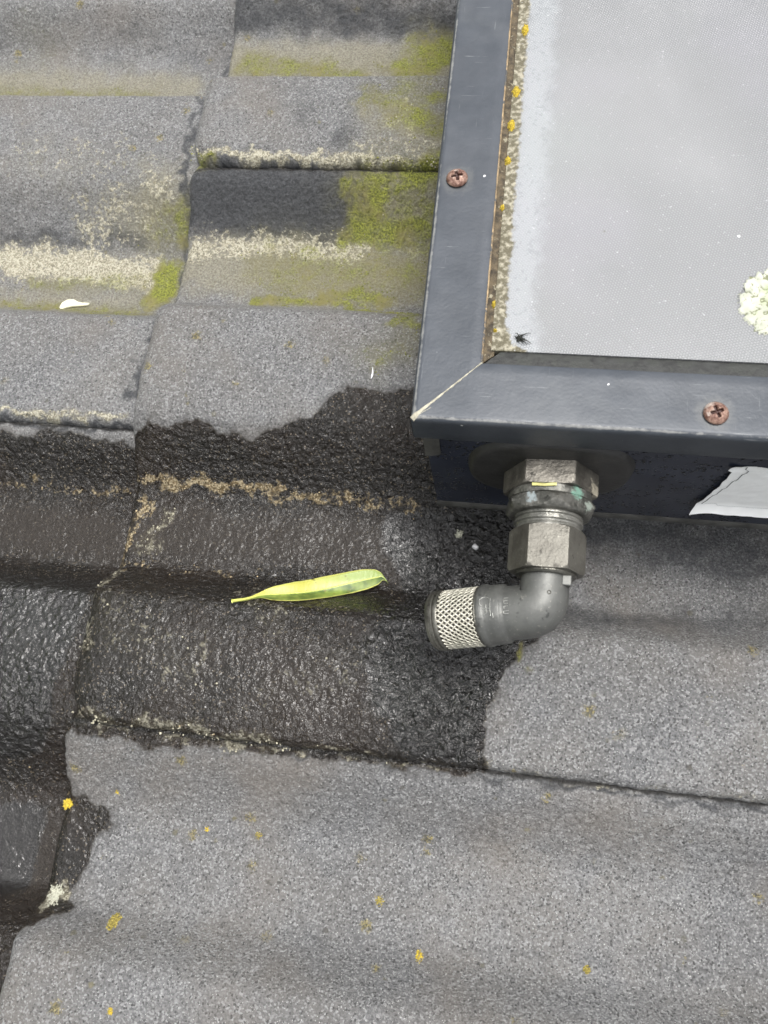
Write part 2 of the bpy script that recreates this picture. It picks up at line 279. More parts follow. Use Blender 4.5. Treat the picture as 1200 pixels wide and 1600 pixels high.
def rail_material():
    s = MT('weathered_powder_coat')
    n = s.noise(55, 4, .6); fine = s.noise(900, 2)
    c = s.mix(s.ramp(n, .3, .7), (.029, .035, .044), (.045, .052, .063))
    c = s.mix(s.ramp(s.noise(22, 3), .4, .7), c, s.mix(.4, c, (.085, .09, .1)))
    # fine scratches along and across
    sc1 = s.noise(1, 3, .6, s.stretch(60, 900, 900)); sc2 = s.noise(1, 3, .6, s.stretch(1100, 45, 900, (0, 0, .3)))
    c = s.mix(s.math('MULTIPLY', s.ramp(sc1, .66, .74), .45), c, (.2, .21, .215))
    c = s.mix(s.math('MULTIPLY', s.ramp(sc2, .68, .75), .4), c, (.2, .21, .215))
    c = s.mix(s.math('MULTIPLY', s.ramp(s.noise(260, 1), .77, .80), .8), c, (.6, .6, .6))
    w = s.math('ADD', s.attr('worn'), s.math('MULTIPLY', s.math('SUBTRACT', s.noise(300, 4, .7), .5), 1.1))
    w = s.math('MULTIPLY', s.ramp(w, .62, 1.05), s.ramp(s.attr('worn'), .05, .3))
    c = s.mix(s.math('MULTIPLY', w, .75), c, (.25, .25, .24))
    for ctr in ((.0075, .0955, .100), (.0966, .008, .100)):
        x = s.N('VectorMath', operation='DISTANCE'); s.l.new(s.tc, x.inputs[0]); x.inputs[1].default_value = ctr
        d = s.math('ADD', s.math('MULTIPLY', x.outputs['Value'], 1000.), s.math('MULTIPLY', s.math('SUBTRACT', s.noise(300, 3, .7), .5), 7.))
        c = s.mix(s.ramp(d, 7.5, 3.5, 0., .28), c, (.15, .15, .14))
    c = s.mix(s.math('MULTIPLY', s.ramp(s.noise(13, 5, .7), .5, .75), .5), c, (.10, .106, .112))
    r = s.mix(n, .38, .5)
    nm = s.bump(fine, .00012, .5); nm = s.bump(n, .0009, .4, nm); nm = s.bump(s.noise(9, 2), .006, .3, nm)
    return s.out(c, r, 0.1, nm, Specular_IOR_Level=.38)

def glass_material():
    s = MT('dusty_prismatic_glass')
    sep = s.N('SeparateXYZ'); s.l.new(s.stretch(1, 1, 1, (0, 0, .25)), sep.inputs[0]); x, y = sep.outputs[0], sep.outputs[1]
    k = 2 * math.pi / .00088
    c1 = s.math('COSINE', s.math('MULTIPLY', x, k))
    c2 = s.math('COSINE', s.math('ADD', s.math('MULTIPLY', x, k * .5), s.math('MULTIPLY', y, k * .866)))
    c3 = s.math('COSINE', s.math('SUBTRACT', s.math('MULTIPLY', x, k * .5), s.math('MULTIPLY', y, k * .866)))
    h = s.math('ADD', s.math('ADD', c1, c2), c3)
    dot = s.ramp(h, -1.2, 2.6)
    n = s.noise(11, 3, .55); n2 = s.noise(170, 4, .65)
    c = s.mix(s.ramp(n, .35, .7), (.135, .14, .145), (.165, .169, .174))
    c = s.mix(s.ramp(s.noise(16, 2), .45, .7), c, s.mix(.2, c, (.22, .21, .25)))
    c = s.mix(s.ramp(s.noise(13, 2, .5, s.stretch(1.3, .8, 1)), .5, .7), c, s.mix(.2, c, (.19, .22, .21)))
    c = s.mix(s.math('MULTIPLY', dot, .3), c, (.34, .34, .35))
    c = s.mix(s.math('MULTIPLY', s.ramp(s.noise(1, 4, .65, s.stretch(30, 14, 20, (0, 0, .3))), .45, .72), .1), c, (.27, .275, .28))
    c = s.mix(s.math('MULTIPLY', s.ramp(s.noise(70, 5, .7), .55, .75), .15), c, (.12, .125, .125))
    dust = s.attr('dust')
    pd = s.ramp(s.math('ADD', dust, s.math('MULTIPLY', s.math('SUBTRACT', n2, .5), .9)), .3, .9)
    c = s.mix(s.math('MULTIPLY', pd, .42), c, (.29, .31, .325))
    pit = s.math('MULTIPLY', s.ramp(dust, .3, .7), s.ramp(s.noise(750, 2), .56, .66))
    c = s.mix(s.math('MULTIPLY', pit, .5), c, (.15, .16, .17))
    dirt_or_shade = s.attr('dirt')
    dd = s.ramp(s.math('ADD', dirt_or_shade, s.math('MULTIPLY', s.math('SUBTRACT', s.noise(420, 4, .7), .5), .9)), .35, .6)
    dc = s.mix(s.ramp(s.noise(600, 3), .42, .7), (.09, .08, .05), (.30, .28, .215))
    c = s.mix(dd, c, dc)
    c = s.mix(s.math('MULTIPLY', s.ramp(s.vor(95, 'Distance'), .055, .03), s.ramp(s.noise(30, 1), .5, .56)), c, s.mix(s.ramp(s.noise(40, 1), .4, .5), (.1, .1, .09), (.75, .75, .75)))
    c = s.mix(s.math('MULTIPLY', s.ramp(s.noise(900, 2, .8), .66, .74), .4), c, (.55, .55, .55))
    nm = s.bump(h, .00006, .5); nm = s.bump(n2, .0003, .2, nm)
    return s.out(c, s.mix(dd, .36, .8), 0., nm, Specular_IOR_Level=.5)

def metal_material(name, a, b, rough=.42, met=.75, blot=90, patina=(), pit=1.):
    """patina: (centre mm in the part's frame, radius mm, colour) blooms of corrosion"""
    s = MT(name); n = s.noise(blot, 4, .65); n2 = s.noise(700, 3, .6)
    c = s.mix(s.ramp(n, .32, .68), a, b)
    c = s.mix(s.ramp(n2, .6, .75), c, s.mix(.4, c, (.3, .29, .25)))
    c = s.mix(s.ramp(s.noise(240, 3), .64, .72), c, tuple(x * .7 for x in a))
    mm = met
    for ctr, rad, colr in patina:
        x = s.N('VectorMath', operation='DISTANCE'); s.l.new(s.tc, x.inputs[0]); x.inputs[1].default_value = tuple(q / 1000 for q in ctr)
        d = s.math('ADD', s.math('DIVIDE', x.outputs['Value'], rad / 1000), s.math('MULTIPLY', s.math('SUBTRACT', s.noise(420, 4, .75), .5), 3.2))
        f = s.math('MULTIPLY', s.ramp(d, 1.0, .5), .85); c = s.mix(f, c, colr)
        mm = s.mix(f, mm, 0.)
    nm = s.bump(n2, .0004 * pit, .7); nm = s.bump(n, .0008 * pit, .5, nm)
    return s.out(c, s.mix(n, rough * .8, rough * 1.25), mm, nm)

M = {}
M['tile'] = tile_material()
M['rail'] = rail_material()
M['glass'] = glass_material()
M['seal'] = simple('grimy_rubber_seal', (.02, .021, .02), .7, 0, .5, 260, .0004, 500, ((.026, .028, .025), 160, .5))
M['dirty_seal'] = simple('lichen_crusted_seal', (.065, .05, .03), .85, 0, .6, 420, .0008, 600, ((.22, .2, .14), 380, .6))
M['cream_line'] = simple('cream_sealant', (.33, .31, .24), .8, 0, .3, 300, .0003, 500)
M['ochre_line'] = simple('ochre_edge_stain', (.22, .16, .09), .7, 0, .5, 300, 0, 0, ((.06, .06, .06), 160, .52))
M['grommet'] = simple('dark_rubber', (.02, .0195, .0185), .5, 0, .35, 90, .0003, 300)
M['rust'] = simple('rusty_screw', (.2, .105, .075), .55, .35, .45, 500, .0003, 700, ((.42, .34, .28), 420, .6))
M['recess'] = simple('dark_rust', (.03, .012, .008), .8)
def case_material():
    s = MT('dark_navy_case')
    c = s.mix(s.ramp(s.noise(60, 3), .3, .7), (.012, .015, .026), (.022, .027, .042))
    d = s.vor(520, 'Distance'); drop = s.ramp(d, .40, .2); gate = s.ramp(s.noise(90, 2), .42, .52)
    drop = s.math('MULTIPLY', drop, gate)
    c = s.mix(drop, c, (.006, .007, .01))
    return s.out(c, s.mix(drop, .38, .12), 0.1, s.bump(drop, .0012, 1.))
M['case'] = case_material()
M['case_grime'] = simple('grimy_case_flange', (.055, .054, .05), .6, .1, .4, 130, .0003)
M['nut'] = metal_material('tarnished_nickel', (.075, .07, .06), (.18, .168, .145), .45, .65, 130, patina=[((17, -9, 5), 4.2, (.34, .31, .24)), ((9, -12.5, 14), 1.6, (.16, .28, .22))])
M['locknut'] = metal_material('tarnished_brass', (.07, .07, .062), (.17, .166, .15), .45, .65, 160, patina=[((9.5, -13, 12.5), 3.0, (.14, .27, .21)), ((-8, -15.5, 14), 2.6, (.24, .28, .29)), ((13, -17, 9), 2.4, (.2, .23, .2))])
M['hex'] = metal_material('worn_nickel_nut', (.08, .075, .064), (.14, .134, .116), .48, .6, 80, patina=[((13, -30, 8), 2.2, (.2, .13, .1))])
M['thread'] = metal_material('bright_thread', (.15, .15, .135), (.28, .275, .25), .38, .7)
M['elbow'] = metal_material('satin_zinc_casting', (.075, .077, .073), (.115, .117, .11), .46, .4, 70, pit=.35)
M['elbow_pale'] = metal_material('raised_zinc', (.24, .245, .23), (.36, .36, .34), .4, .6)
M['steel_dark'] = metal_material('filter_core', (.05, .048, .04), (.09, .085, .075), .6, .3)
M['steel_ring'] = metal_material('ring_metal', (.06, .058, .05), (.16, .155, .135), .32, .8)
M['mesh'] = metal_material('bright_filter_mesh', (.36, .35, .29), (.5, .48, .41), .4, .4)
M['yellow_mark'] = simple('yellow_paint', (.5, .47, .18), .6)
M['lichen_y'] = simple('yellow_lichen', (.46, .345, .035), .85, 0, .45, 900, .0006, 900, ((.10, .075, .02), 1100, .58))
M['lichen_o'] = simple('olive_lichen', (.27, .22, .05), .9, 0, .6, 900, .0006, 900, ((.08, .07, .03), 700, .55))
M['lichen_w'] = simple('white_lichen', (.36, .36, .29), .9, 0, .25, 500, .0004, 900, ((.25, .25, .16), 700, .68))
def foliose():
    s = MT('pale_green_lichen')
    c = s.mix(s.ramp(s.noise(260, 3), .3, .7), (.32, .335, .27), (.43, .44, .375))
    c = s.mix(s.ramp(s.attr('mid'), .35, .8), c, (.29, .33, .2))
    c = s.mix(s.ramp(s.attr('crack'), .35, .75), c, (.16, .17, .1))
    c = s.mix(s.ramp(s.noise(700, 1), .7, .74), c, (.2, .2, .14))
    return s.out(c, .85, 0., s.bump(s.noise(600, 3), .0004, .5))
M['foliose'] = foliose()
def leaf_mat():
    s = MT('yellowing_leaf'); v = s.attr('across'); u = s.attr('along')
    n = s.noise(140, 3)
    yel = s.mix(s.ramp(n, .35, .7), (.34, .33, .035), (.52, .47, .09)); grn = s.mix(s.ramp(n, .35, .65), (.045, .085, .018), (.19, .25, .05))
    yel = s.mix(s.ramp(s.math('ADD', u, s.math('MULTIPLY', n, .3)), .55, .95), yel, (.21, .28, .06))
    c = s.mix(s.ramp(s.math('ADD', v, s.math('MULTIPLY', s.math('SUBTRACT', n, .5), .35)), -.1, .1), grn, yel)
    c = s.mix(s.ramp(s.math('ABSOLUTE', s.math('ADD', v, 0.02)), .09, .03), c, (.5, .55, .15))
    c = s.mix(s.ramp(s.math('ABSOLUTE', v), .86, .96), c, (.5, .5, .14))
    c = s.mix(s.ramp(s.noise(330, 3, .6), .62, .70), c, (.15, .13, .03))
    c = s.mix(s.ramp(u, .12, .0), c, (.5, .52, .12))
    vein = s.noise(1, 2, .5, s.stretch(700, 160, 200, (0, 0, .8)))
    return s.out(c, .38, 0., s.bump(vein, .0002, .5), Specular_IOR_Level=.5)
M['leaf'] = leaf_mat()
M['leaf_dry'] = simple('dry_tip', (.12, .08, .03), .7)
M['cream'] = simple('cream_flake', (.68, .66, .5), .7, 0, .12, 300, .0003)
M['pale_plastic'] = simple('pale_plastic', (.55, .55, .55), .35, 0, .2, 400)
M['feather'] = simple('white_down', (.75, .75, .78), .8)
M['fibre'] = simple('black_fibre', (.012, .014, .01), .7)
M['sticker'] = simple('white_sticker', (.90, .91, .90), .5, 0, .04, 90, .0002, 200)
M['ink'] = simple('grey_ink', (.09, .10, .10), .6)
M['ink_light'] = simple('light_grey_ink', (.35, .37, .37), .6)
M['moss'] = simple('green_moss', (.16, .165, .035), .95, 0, .6, 500, 0, 0, ((.28, .27, .07), 300, .58))
M['granule'] = simple('crust_granules', (.32, .30, .225), .9, 0, .5, 500)
M['granule_ochre'] = simple('ochre_granules', (.27, .21, .125), .9, 0, .8, 700)
M['underlay'] = simple('roof_underlay', (.03, .028, .025), .9)
M['grass'] = simple('lawn', (.05, .08, .025), .95, 0, .4, 3)
M['wall'] = simple('rendered_wall', (.45, .42, .37), .9, 0, .1, 3)

# ------------------------------------------------------------------ stain and shade maps -> numbers on vertices
def seg_dist(x, y, P):
    d = np.full(x.shape, 1e9)
    if len(P) == 1: return np.hypot(x - P[0][0], y - P[0][1])
    for (ax, ay), (bx, by) in zip(P[:-1], P[1:]):
        dx, dy = bx - ax, by - ay; L = dx * dx + dy * dy + 1e-9
        t = np.clip(((x - ax) * dx + (y - ay) * dy) / L, 0, 1)
        d = np.minimum(d, np.hypot(x - ax - t * dx, y - ay - t * dy))
    return d
def poly_sd(x, y, P):
    inside = np.zeros(x.shape, bool); n = len(P)
    for i in range(n):
        (ax, ay), (bx, by) = P[i], P[(i + 1) % n]
        c = ((ay > y) != (by > y)) & (x < (bx - ax) * (y - ay) / (by - ay + 1e-12) + ax); inside ^= c
    d = seg_dist(x, y, P + [P[0]])
    return np.where(inside, d, -d)
def masks(x, y, side):
    x = np.where(np.isfinite(x), x, 0)
    o = {}
    jx = x + 1.6 * perlin(x * .12, y * .12, 3) + .8 * perlin(x * .4, y * .4, 4); jy = y + 1.6 * perlin(x * .12, y * .12, 5) + .8 * perlin(x * .4, y * .4, 6)
    gx_ = 6.5 * fbm(x * .07, y * .07, 3, 101); gy_ = 3.4 * fbm(x * .07, y * .07, 3, 104)
    for k in ('crust', 'ochre', 'moss', 'dark', 'damp', 'tan', 'smooth'):
        m = np.zeros(x.shape)
        for sd, P, r, st in MAP[k]:
            if sd != side: continue
            d = seg_dist(jx + gx_, jy + gy_, P) / max(r, 1.5)
            m = np.maximum(m, st * np.exp(-(d ** 2) * .9))
        o[k] = m
    w = np.full(x.shape, -20.)
    for sd, P in MAP['wet']:
        if sd == side: w = np.maximum(w, poly_sd(jx, jy, P))
    o['wetd'] = np.clip(w, -20, 20)
    f = np.full(x.shape, -20.)
    for sd, P in MAP['film']:
        if sd == side: f = np.maximum(f, poly_sd(jx, jy, P))
    o['film'] = np.clip(.5 + f / 16, 0, 1)
    return o

# ------------------------------------------------------------------ roof tiles
LEN, WID, STEP = 321., 300., 14.
def tile_mesh(name, u_arr, s_arr, s0, s1, x0, z0, side, masked=True, seed=0, drop=6.):
    """u: distance up from the nose; s: across, s0 the underlapped edge, s1 the overlapping edge (roof y = -s)"""
    nu, ns = len(u_arr), len(s_arr)
    U, S = np.meshgrid(np.asarray(u_arr, float), np.asarray(s_arr, float), indexing='ij')
    # worn front corner at the overlapping edge, wavering nose line
    cr = 20.; dd = np.clip(S - (s1 - cr), 0, cr); inset = (cr - np.sqrt(np.maximum(cr * cr - dd * dd, 0))) * .7
    wob = .8 * fbm(S * .05, S * 0 + seed, 3, 9) + .3 * fbm(S * .35, S * 0 + seed, 2, 2)
    fadeu = np.clip(1 - U / 40, 0, 1)
    X = x0 + U + (inset + wob) * fadeu
    wobs = .7 * fbm(U * .04 + seed, U * 0 + 3, 3, 5) + .45 * perlin(U * .45, U * 0 + seed, 7)
    S2 = S + wobs * np.clip(1 - (s1 - S) / 20, 0, 1)
    Z = z0 + profile(S)
    Z = Z - drop * (1 - sstep(s0, s0 + 24, S))
    for d, r in ((U + inset * 0, 6.5), (s1 - S, 4.4)):
        q = np.clip(r - d, 0, r); Z = Z - (r - np.sqrt(np.maximum(r * r - q * q, 0)))
    Y = -S2
    # relief: grains everywhere, coarser broken face on the steep flank
    t = np.mod(S, 150.)
    Z = Z - 4.5 * np.exp(-(U / 7.5) ** 1.5) * sstep(44, 58, t) * (1 - sstep(120, 140, t))
    flank = sstep(104, 118, t) * (1 - sstep(143, 150, t))
    if side == 'L': flank = flank * .6
    g = .36 * perlin(X * .70, Y * .70, 11) + .20 * perlin(X * 1.1 + 7, Y * 1.1, 12) + .16 * np.minimum(0, perlin(X * .3, Y * .3, 13))
    big = .5 * fbm(X * .035, Y * .035, 3, 21)
    ridg = 1 - np.abs(fbm(X * .30, Y * .42, 3, 31)) * 2
    lump = fbm(X * .42 + 2 * perlin(X * .1, Y * .1, 37), Y * .34, 3, 36)
    rough = .8 * flank * ridg * (s_arr[1] is not None)
    att = None
    if masked:
        att = masks(X, Y, side)
        grow = np.clip(att['crust'] + att['ochre'] + att['moss'], 0, 1)
        rough = rough + .35 * grow * np.maximum(0, perlin(X * .55, Y * .55, 41)) + (.16 + .8 * att['film']) * (1 - .8 * att['smooth']) * lump * sstep(-1, 2, att['wetd']) * (1 - .7 * att['damp'])
        g = g * (1 - .55 * np.clip(att['dark'] * 1.0, 0, 1) * 0) * np.where(att['damp'] * (att['wetd'] > 0) > .3, .5, 1.)
    Z = Z + g + big + rough
    P = np.stack([X, Y, Z], -1)
    # joint shadow under the neighbour's edge, painted as a thin dark line
    dirt_or_shade = .9 * np.exp(-((S - (s0 + 12.4 + .9 * fbm(U * .12, U * 0 + seed, 3, 77))) / 1.25) ** 2) if masked else np.zeros(U.shape)
    # close the visible rims with a vertical face and a narrow underside
    def pad(P, first, off, inn):
        row = (P[0] if first else P[-1])[None].copy(); a = row.copy(); a[..., 2] -= off; b = a.copy(); b[..., 0 if first else 1] += inn
        return np.concatenate([b, a, P], 0) if first else np.concatenate([P, a, b], 0)
    P = pad(P, True, 9.0, 12.)
    P = P.transpose(1, 0, 2); P = pad(P, False, 2.6, 14.); P = P.transpose(1, 0, 2)
    nU, nS = P.shape[:2]
    attrs = {}
    if att is not None:
        att['dirt'] = dirt_or_shade
        for k, v in att.items():
            v = np.concatenate([v[:1], v[:1], v], 0); v = np.concatenate([v, v[:, -1:], v[:, -1:]], 1)
            if k == 'dirt': v[0] = 1; v[1] = .6; v[:, -1] = 1; v[:, -2] = .8  # rim faces and undersides painted near black too
            attrs[k] = v.ravel()
    org = np.array([x0, -s0, z0])
    fc = gridfaces(nU, nS)[:, ::-1]
    fc = fc[:, ::-1] if True else fc
    V = P.reshape(-1, 3) - org
    # orientation: make normals face up
    return V, fc, attrs, org
def flip_up(V, fc):
    a, b, c = V[fc[:, 0]], V[fc[:, 1]], V[fc[:, 2]]
    nz = np.cross(b - a, c - b)[:, 2].sum()
    return fc[:, ::-1].copy() if nz < 0 else fc.copy()
def rng_arr(*segs):
    o = []
    for a, b, st in segs: o += list(np.arange(a, b, st))
    o.append(segs[-1][1]); return np.array(o)

roof = thing('roof', 'weathered grey concrete tiled roof slope under the solar collector', 'roof', (0, 0, 0), kind='structure')
def add_tile(label, u, s, s0, s1, course, side, seed, dx=0., dz=0., drop=11.):
    V, fc, at, org = tile_mesh('roof_tile', u, s, s0, s1, -LEN * course + dx, -STEP * course + dz, side, True, seed, drop)
    me = mesh_data('roof_tile', V, flip_up(V, fc), [M['tile']], attrs=at)
    o = node('roof_tile', None, roof, me); o.location = Vector(org) / 1000; o['label'] = label
    return o
edge = [(0, 4, .5)]
add_tile('half wet roof tile with the fallen leaf, running under the corner of the collector', rng_arr((0, 6, .6), (6, 312, .78), (312, 420, 12)), rng_arr((100, 112, 3), (112, 408, .78), (408, 412, .5)), 100, 412, 0, 'R', 1.3)
add_tile('dry grey roof tile along the bottom with a wet stain at its left corner', rng_arr((0, 6, .6), (6, 318, .78), (318, 420, 12)), rng_arr((400, 560, .78), (560, 708, 6), (708, 712, 1)), 400, 712, 0, 'R', 5.1, dx=-1.5)
add_tile('upper roof tile with a rounded grey roll and green moss beside the collector frame', rng_arr((0, 6, .6), (6, 170, .8), (170, 420, 10)), rng_arr((-200, -50, 6), (-50, 108, .8), (108, 112, .5)), -200, 112, 0, 'R', 8.4, dx=1.0)
add_tile('upper left roof tile with a cream lichen band at its lower edge', rng_arr((0, 4, 1), (4, 120, 10), (120, 335, .85), (335, 420, 12)), rng_arr((-47, 261, .85), (261, 265, .5)), -47, 265, 1, 'L', 3.7)
add_tile('lower left roof tile, soaked black by the water run-off', rng_arr((0, 4, 1), (4, 180, 10), (180, 335, .85), (335, 420, 12)), rng_arr((253, 550, .85), (550, 565, 1.5)), 253, 565, 1, 'L', 6.2)
# the rest of the roof slope round the picture, the same tile in a coarse mesh
V, fc, at, org = tile_mesh('roof_tile', rng_arr((0, 4, 2), (4, 420, 24)), rng_arr((-12, 292, 7), (292, 300, 2)), -12, 300, 0, 0, 'N', False, 2.)
V = V.copy(); coarse = mesh_data('roof_tile_coarse', V, flip_up(V, fc), [M['tile']], attrs={'wetd': np.full(len(V), -20.), 'dark': np.full(len(V), .1)})
near = {(0, 0), (0, 1), (0, -1), (1, 0), (1, 1)}
for c in range(-4, 5):
    for k in range(-4, 5):
        if (c, k) in near: continue
        s_top = (112 if c % 2 == 0 else -35) + 300 * k
        o = node('roof_tile', None, roof, coarse); o.location = Vector((-LEN * c, -(s_top - 12 + 12), -STEP * c - .0)) / 1000
V, Fc = box(-1700, 1700, -1500, 1500, -90, -84)
sh = [(x, y, z + STEP / LEN * x) for x, y, z in V]
part('underlay', sh, Fc, [M['underlay']], roof, smooth=False)

# ground far below and the house wall that carries the roof
gm = mesh_data('ground', [(x, y, 0) for x, y in ((-60000, -60000), (60000, -60000), (60000, 60000), (-60000, 60000))], [(0, 1, 2, 3)], [M['grass']], smooth=False)
ground = bpy.data.objects.new('ground', gm); COL.objects.link(ground); ground['kind'] = 'structure'
V, Fc = box(-1300, 1400, -1350, 1350, 0, 2450)
wm = mesh_data('house_wall', V, Fc, [M['wall']], smooth=False)
hw = bpy.data.objects.new('house_wall', wm); COL.objects.link(hw); hw['label'] = 'pale rendered house wall beneath the tiled roof'; hw['category'] = 'wall'; hw['kind'] = 'structure'

# ------------------------------------------------------------------ solar collector
X0, Y0, ZT = 154.2, -302.9, 125.0
XW, YW = 1150., 760.        # far corner
col = thing('solar_collector', 'dark grey framed solar collector with dusty dimpled glass standing over the tiles', 'solar collector', (X0, Y0, 25))
# rail cross-section: distance in from the outer edge (d), height z, wear
LIP = 17.5
SEC = [(2.6, ZT - LIP - .2, .1), (1.2, ZT - LIP, .3), (.45, ZT - LIP + .6, .3), (.1, ZT - LIP + 2, .0), (0, ZT - 9, 0), (0.0, ZT - 3.0, .0), (.1, ZT - 1.7, .15), (.45, ZT - .8, .35), (1.0, ZT - .3, .85), (1.6, ZT - .04, .55), (2.4, ZT, .1), (6, ZT - .05, 0), (12, ZT - .15, 0), (18, ZT - .1, 0), (21.4, ZT - .05, .1), (21.9, ZT - .3, .35), (22.0, ZT - 1, .1), (22.0, ZT - 4.2, 0)]
W = 22.
def rail(corner_a, corner_b, inw, label):
    """mitred rail from outer corner a to b; inw = unit vector towards the glass"""
    a = np.array(corner_a, float); b = np.array(corner_b, float); L = np.linalg.norm(b - a); t = (b - a) / L; inw = np.array(inw, float)
    ts = np.unique(np.concatenate([np.linspace(0, min(L, 260), 131), np.linspace(min(L, 260), L, 30)]))
    rows = []; wr = []
    for q in ts:
        for d, z, w in SEC:
            qq = d + (q / L) * (L - 2 * d)
            if q <= 260: qq = q + d * max(0, 1 - q / 60.)
            e = .10 * perlin(np.array([q * .09]), np.array([d * .3]), 15)[0]
            p = a + t * qq + inw * (d + e * (d < 3))
            rows.append((p[0], p[1], z + .5 * e)); wr.append(min(1, w * (1.0 + .5 * perlin(np.array([q * .03]), np.array([z * .1]), 17)[0]) + .35 * max(0, 1 - q / 14.) * (d < 3)))
    return part('frame_rail', rows, gridfaces(len(ts), len(SEC)), [M['rail']], col, label=label, attrs={'worn': wr}, sharp=50)
g = .22
rail((X0 + g, Y0 - .0), (XW, Y0), (0, 1), 'lower frame rail with a rusty screw and scratched edge')
rail((X0, Y0 + g), (X0, YW), (1, 0), 'left frame rail with a rusty screw')
rail((XW, YW), (X0, YW), (0, -1), None)
rail((XW, YW), (XW, Y0), (-1, 0), None)
# the rails' mitre is closed by a bead of cream sealant
n = 60; rows = []
for i in range(n):
    q = i / (n - 1); c = np.array([X0 + .6 + q * 21.6, Y0 + .5 + q * 21.6]); h = .15 + .5 * (1 - q) ** 3 + .12 * perlin(np.array([i * .35]), np.array([.5]))[0]
    zt = ZT + .03 - .9 * max(0, 1 - q * 18)
    for k, (o, z) in enumerate(((-1, -.3), (-.6, .1), (0, .16), (.6, .1), (1, -.3))): rows.append((c[0] - o * h * 1.15, c[1] + o * h * 1.15, zt + z))
part('sealant_bead', rows, gridfaces(n, 5), [M['cream_line']], col)
# second smear of sealant fanning out at the corner
n = 24; rows = []
for i in range(n):
    q = i / (n - 1); c = np.array([X0 + 1.0 + q * 5.6, Y0 + .55 + q * 4.1]); h = .28 * (1 - .6 * q) + .08 * perlin(np.array([i * .4]), np.array([1.5]))[0]
    for o, z in ((-1, -.2), (0, .1), (1, -.2)): rows.append((c[0] - o * h * .7, c[1] + o * h * .7, ZT + .03 + z - .7 * max(0, 1 - q * 8)))
part('sealant_smear', rows, gridfaces(n, 3), [M['cream_line']], col)
# ochre stained inner edge of the left rail
ys = np.linspace(Y0 + 22.4, Y0 + 330, 160); rows = []
for y in ys:
    e = .12 * perlin(np.array([y * .5]), np.array([.2]))[0]
    rows += [(X0 + 21.75 + e, y, ZT - .15), (X0 + 22.0 + e, y, ZT + .02), (X0 + 22.3, y, ZT - .4), (X0 + 22.3, y, ZT - 2.5)]
part('stained_edge', rows, gridfaces(len(ys), 4), [M['ochre_line']], col)
# rubber seals between rail and glass
GZ = ZT - 2.6
def seal(axis, w, mat, bulge, mesh_w, name, seed):
    L = (XW - X0 if axis == 'x' else YW - Y0) - 2 * W
    ts = np.unique(np.concatenate([np.linspace(0, 230, 240), np.linspace(230, L, 12)])); ks = np.linspace(0, 1, 12); rows = []
    for t in ts:
        for k in ks:
            ww = w + mesh_w * fbm(np.array([t * .05]), np.array([seed]), 3, 51)[0]
            z = GZ - .3 + 1.2 * (1 - k) ** 2 + bulge * math.sin(k * math.pi) + .18 * perlin(np.array([t * .9]), np.array([k * 6 + seed]), 52)[0] * (bulge + .3)
            off = W - .3 + k * ww
            tt = W + t * 1.0
            if k > 0 and t < 12: tt = W + max(t, k * ww)
            rows.append((X0 + tt, Y0 + off, z) if axis == 'x' else (X0 + off, Y0 + tt, z))
    fc = gridfaces(len(ts), 12)
    V = np.array(rows)
    return part(name, V, flip_up(V, fc), [mat], col)
seal('x', 6.4, M['seal'], .5, .15, 'rubber_seal', 1.)
seal('y', 4.0, M['dirty_seal'], .7, .6, 'rubber_seal', 2.)
# glass: a pane with real thickness; dust and dirt gathered along its left and lower margins
gx = np.unique(np.concatenate([np.linspace(X0 + W + 2.8, X0 + W + 26, 52), np.linspace(X0 + W + 26, XW - W, 60)]))
gy = np.unique(np.concatenate([np.linspace(Y0 + W + 5.9, Y0 + W + 26, 52), np.linspace(Y0 + W + 26, YW - W, 90)]))
GX, GY = np.meshgrid(gx, gy, indexing='ij')
dl = GX - (X0 + W + 3.4); db = GY - (Y0 + W + 5.8)
# a rounded lower left corner of the visible pane
up = np.clip((GY - Y0) / 230, 0, 1)
dust = np.clip(1.1 - np.abs(dl - 7.0 - up * 2) / 11, 0, 1) + .3 * np.clip(1 - np.abs(db - 2) / 14, 0, 1)
dirt_or_shade = np.clip(1.15 - dl / (5.2 + .8 * fbm(GY * .08, GY * 0, 3, 61)), 0, 1) + .75 * np.exp(-((dl - 3) ** 2 + (db + 1) ** 2) / 50.) + .3 * np.exp(-((db - .5) / 1.3) ** 2)
V = np.stack([GX, GY, np.full(GX.shape, GZ + .55)], -1).reshape(-1, 3)
Vb = V.copy(); Vb[:, 2] -= 3.2
nx, ny = GX.shape; fc = gridfaces(nx, ny); nv = len(V)
ring = [i * ny for i in range(nx)] + [(nx - 1) * ny + j for j in range(1, ny)] + [i * ny + ny - 1 for i in range(nx - 2, -1, -1)] + [j for j in range(ny - 2, 0, -1)]
side_f = np.array([(ring[i], ring[(i + 1) % len(ring)], ring[(i + 1) % len(ring)] + nv, ring[i] + nv) for i in range(len(ring))])
V = np.concatenate([V, Vb]); fc = np.concatenate([fc, fc[:, ::-1] + nv, side_f])
part('glass_pane', V, fc, [M['glass']], col, attrs={'dust': np.concatenate([dust.ravel()] * 2), 'dirt': np.concatenate([dirt_or_shade.ravel()] * 2)}, sharp=40)
V, Fc = box(X0 + 6, XW - 6, Y0 + 6, YW - 6, ZT - 12, ZT - 8); part('absorber_plate', V, Fc, [M['case']], col, smooth=False)
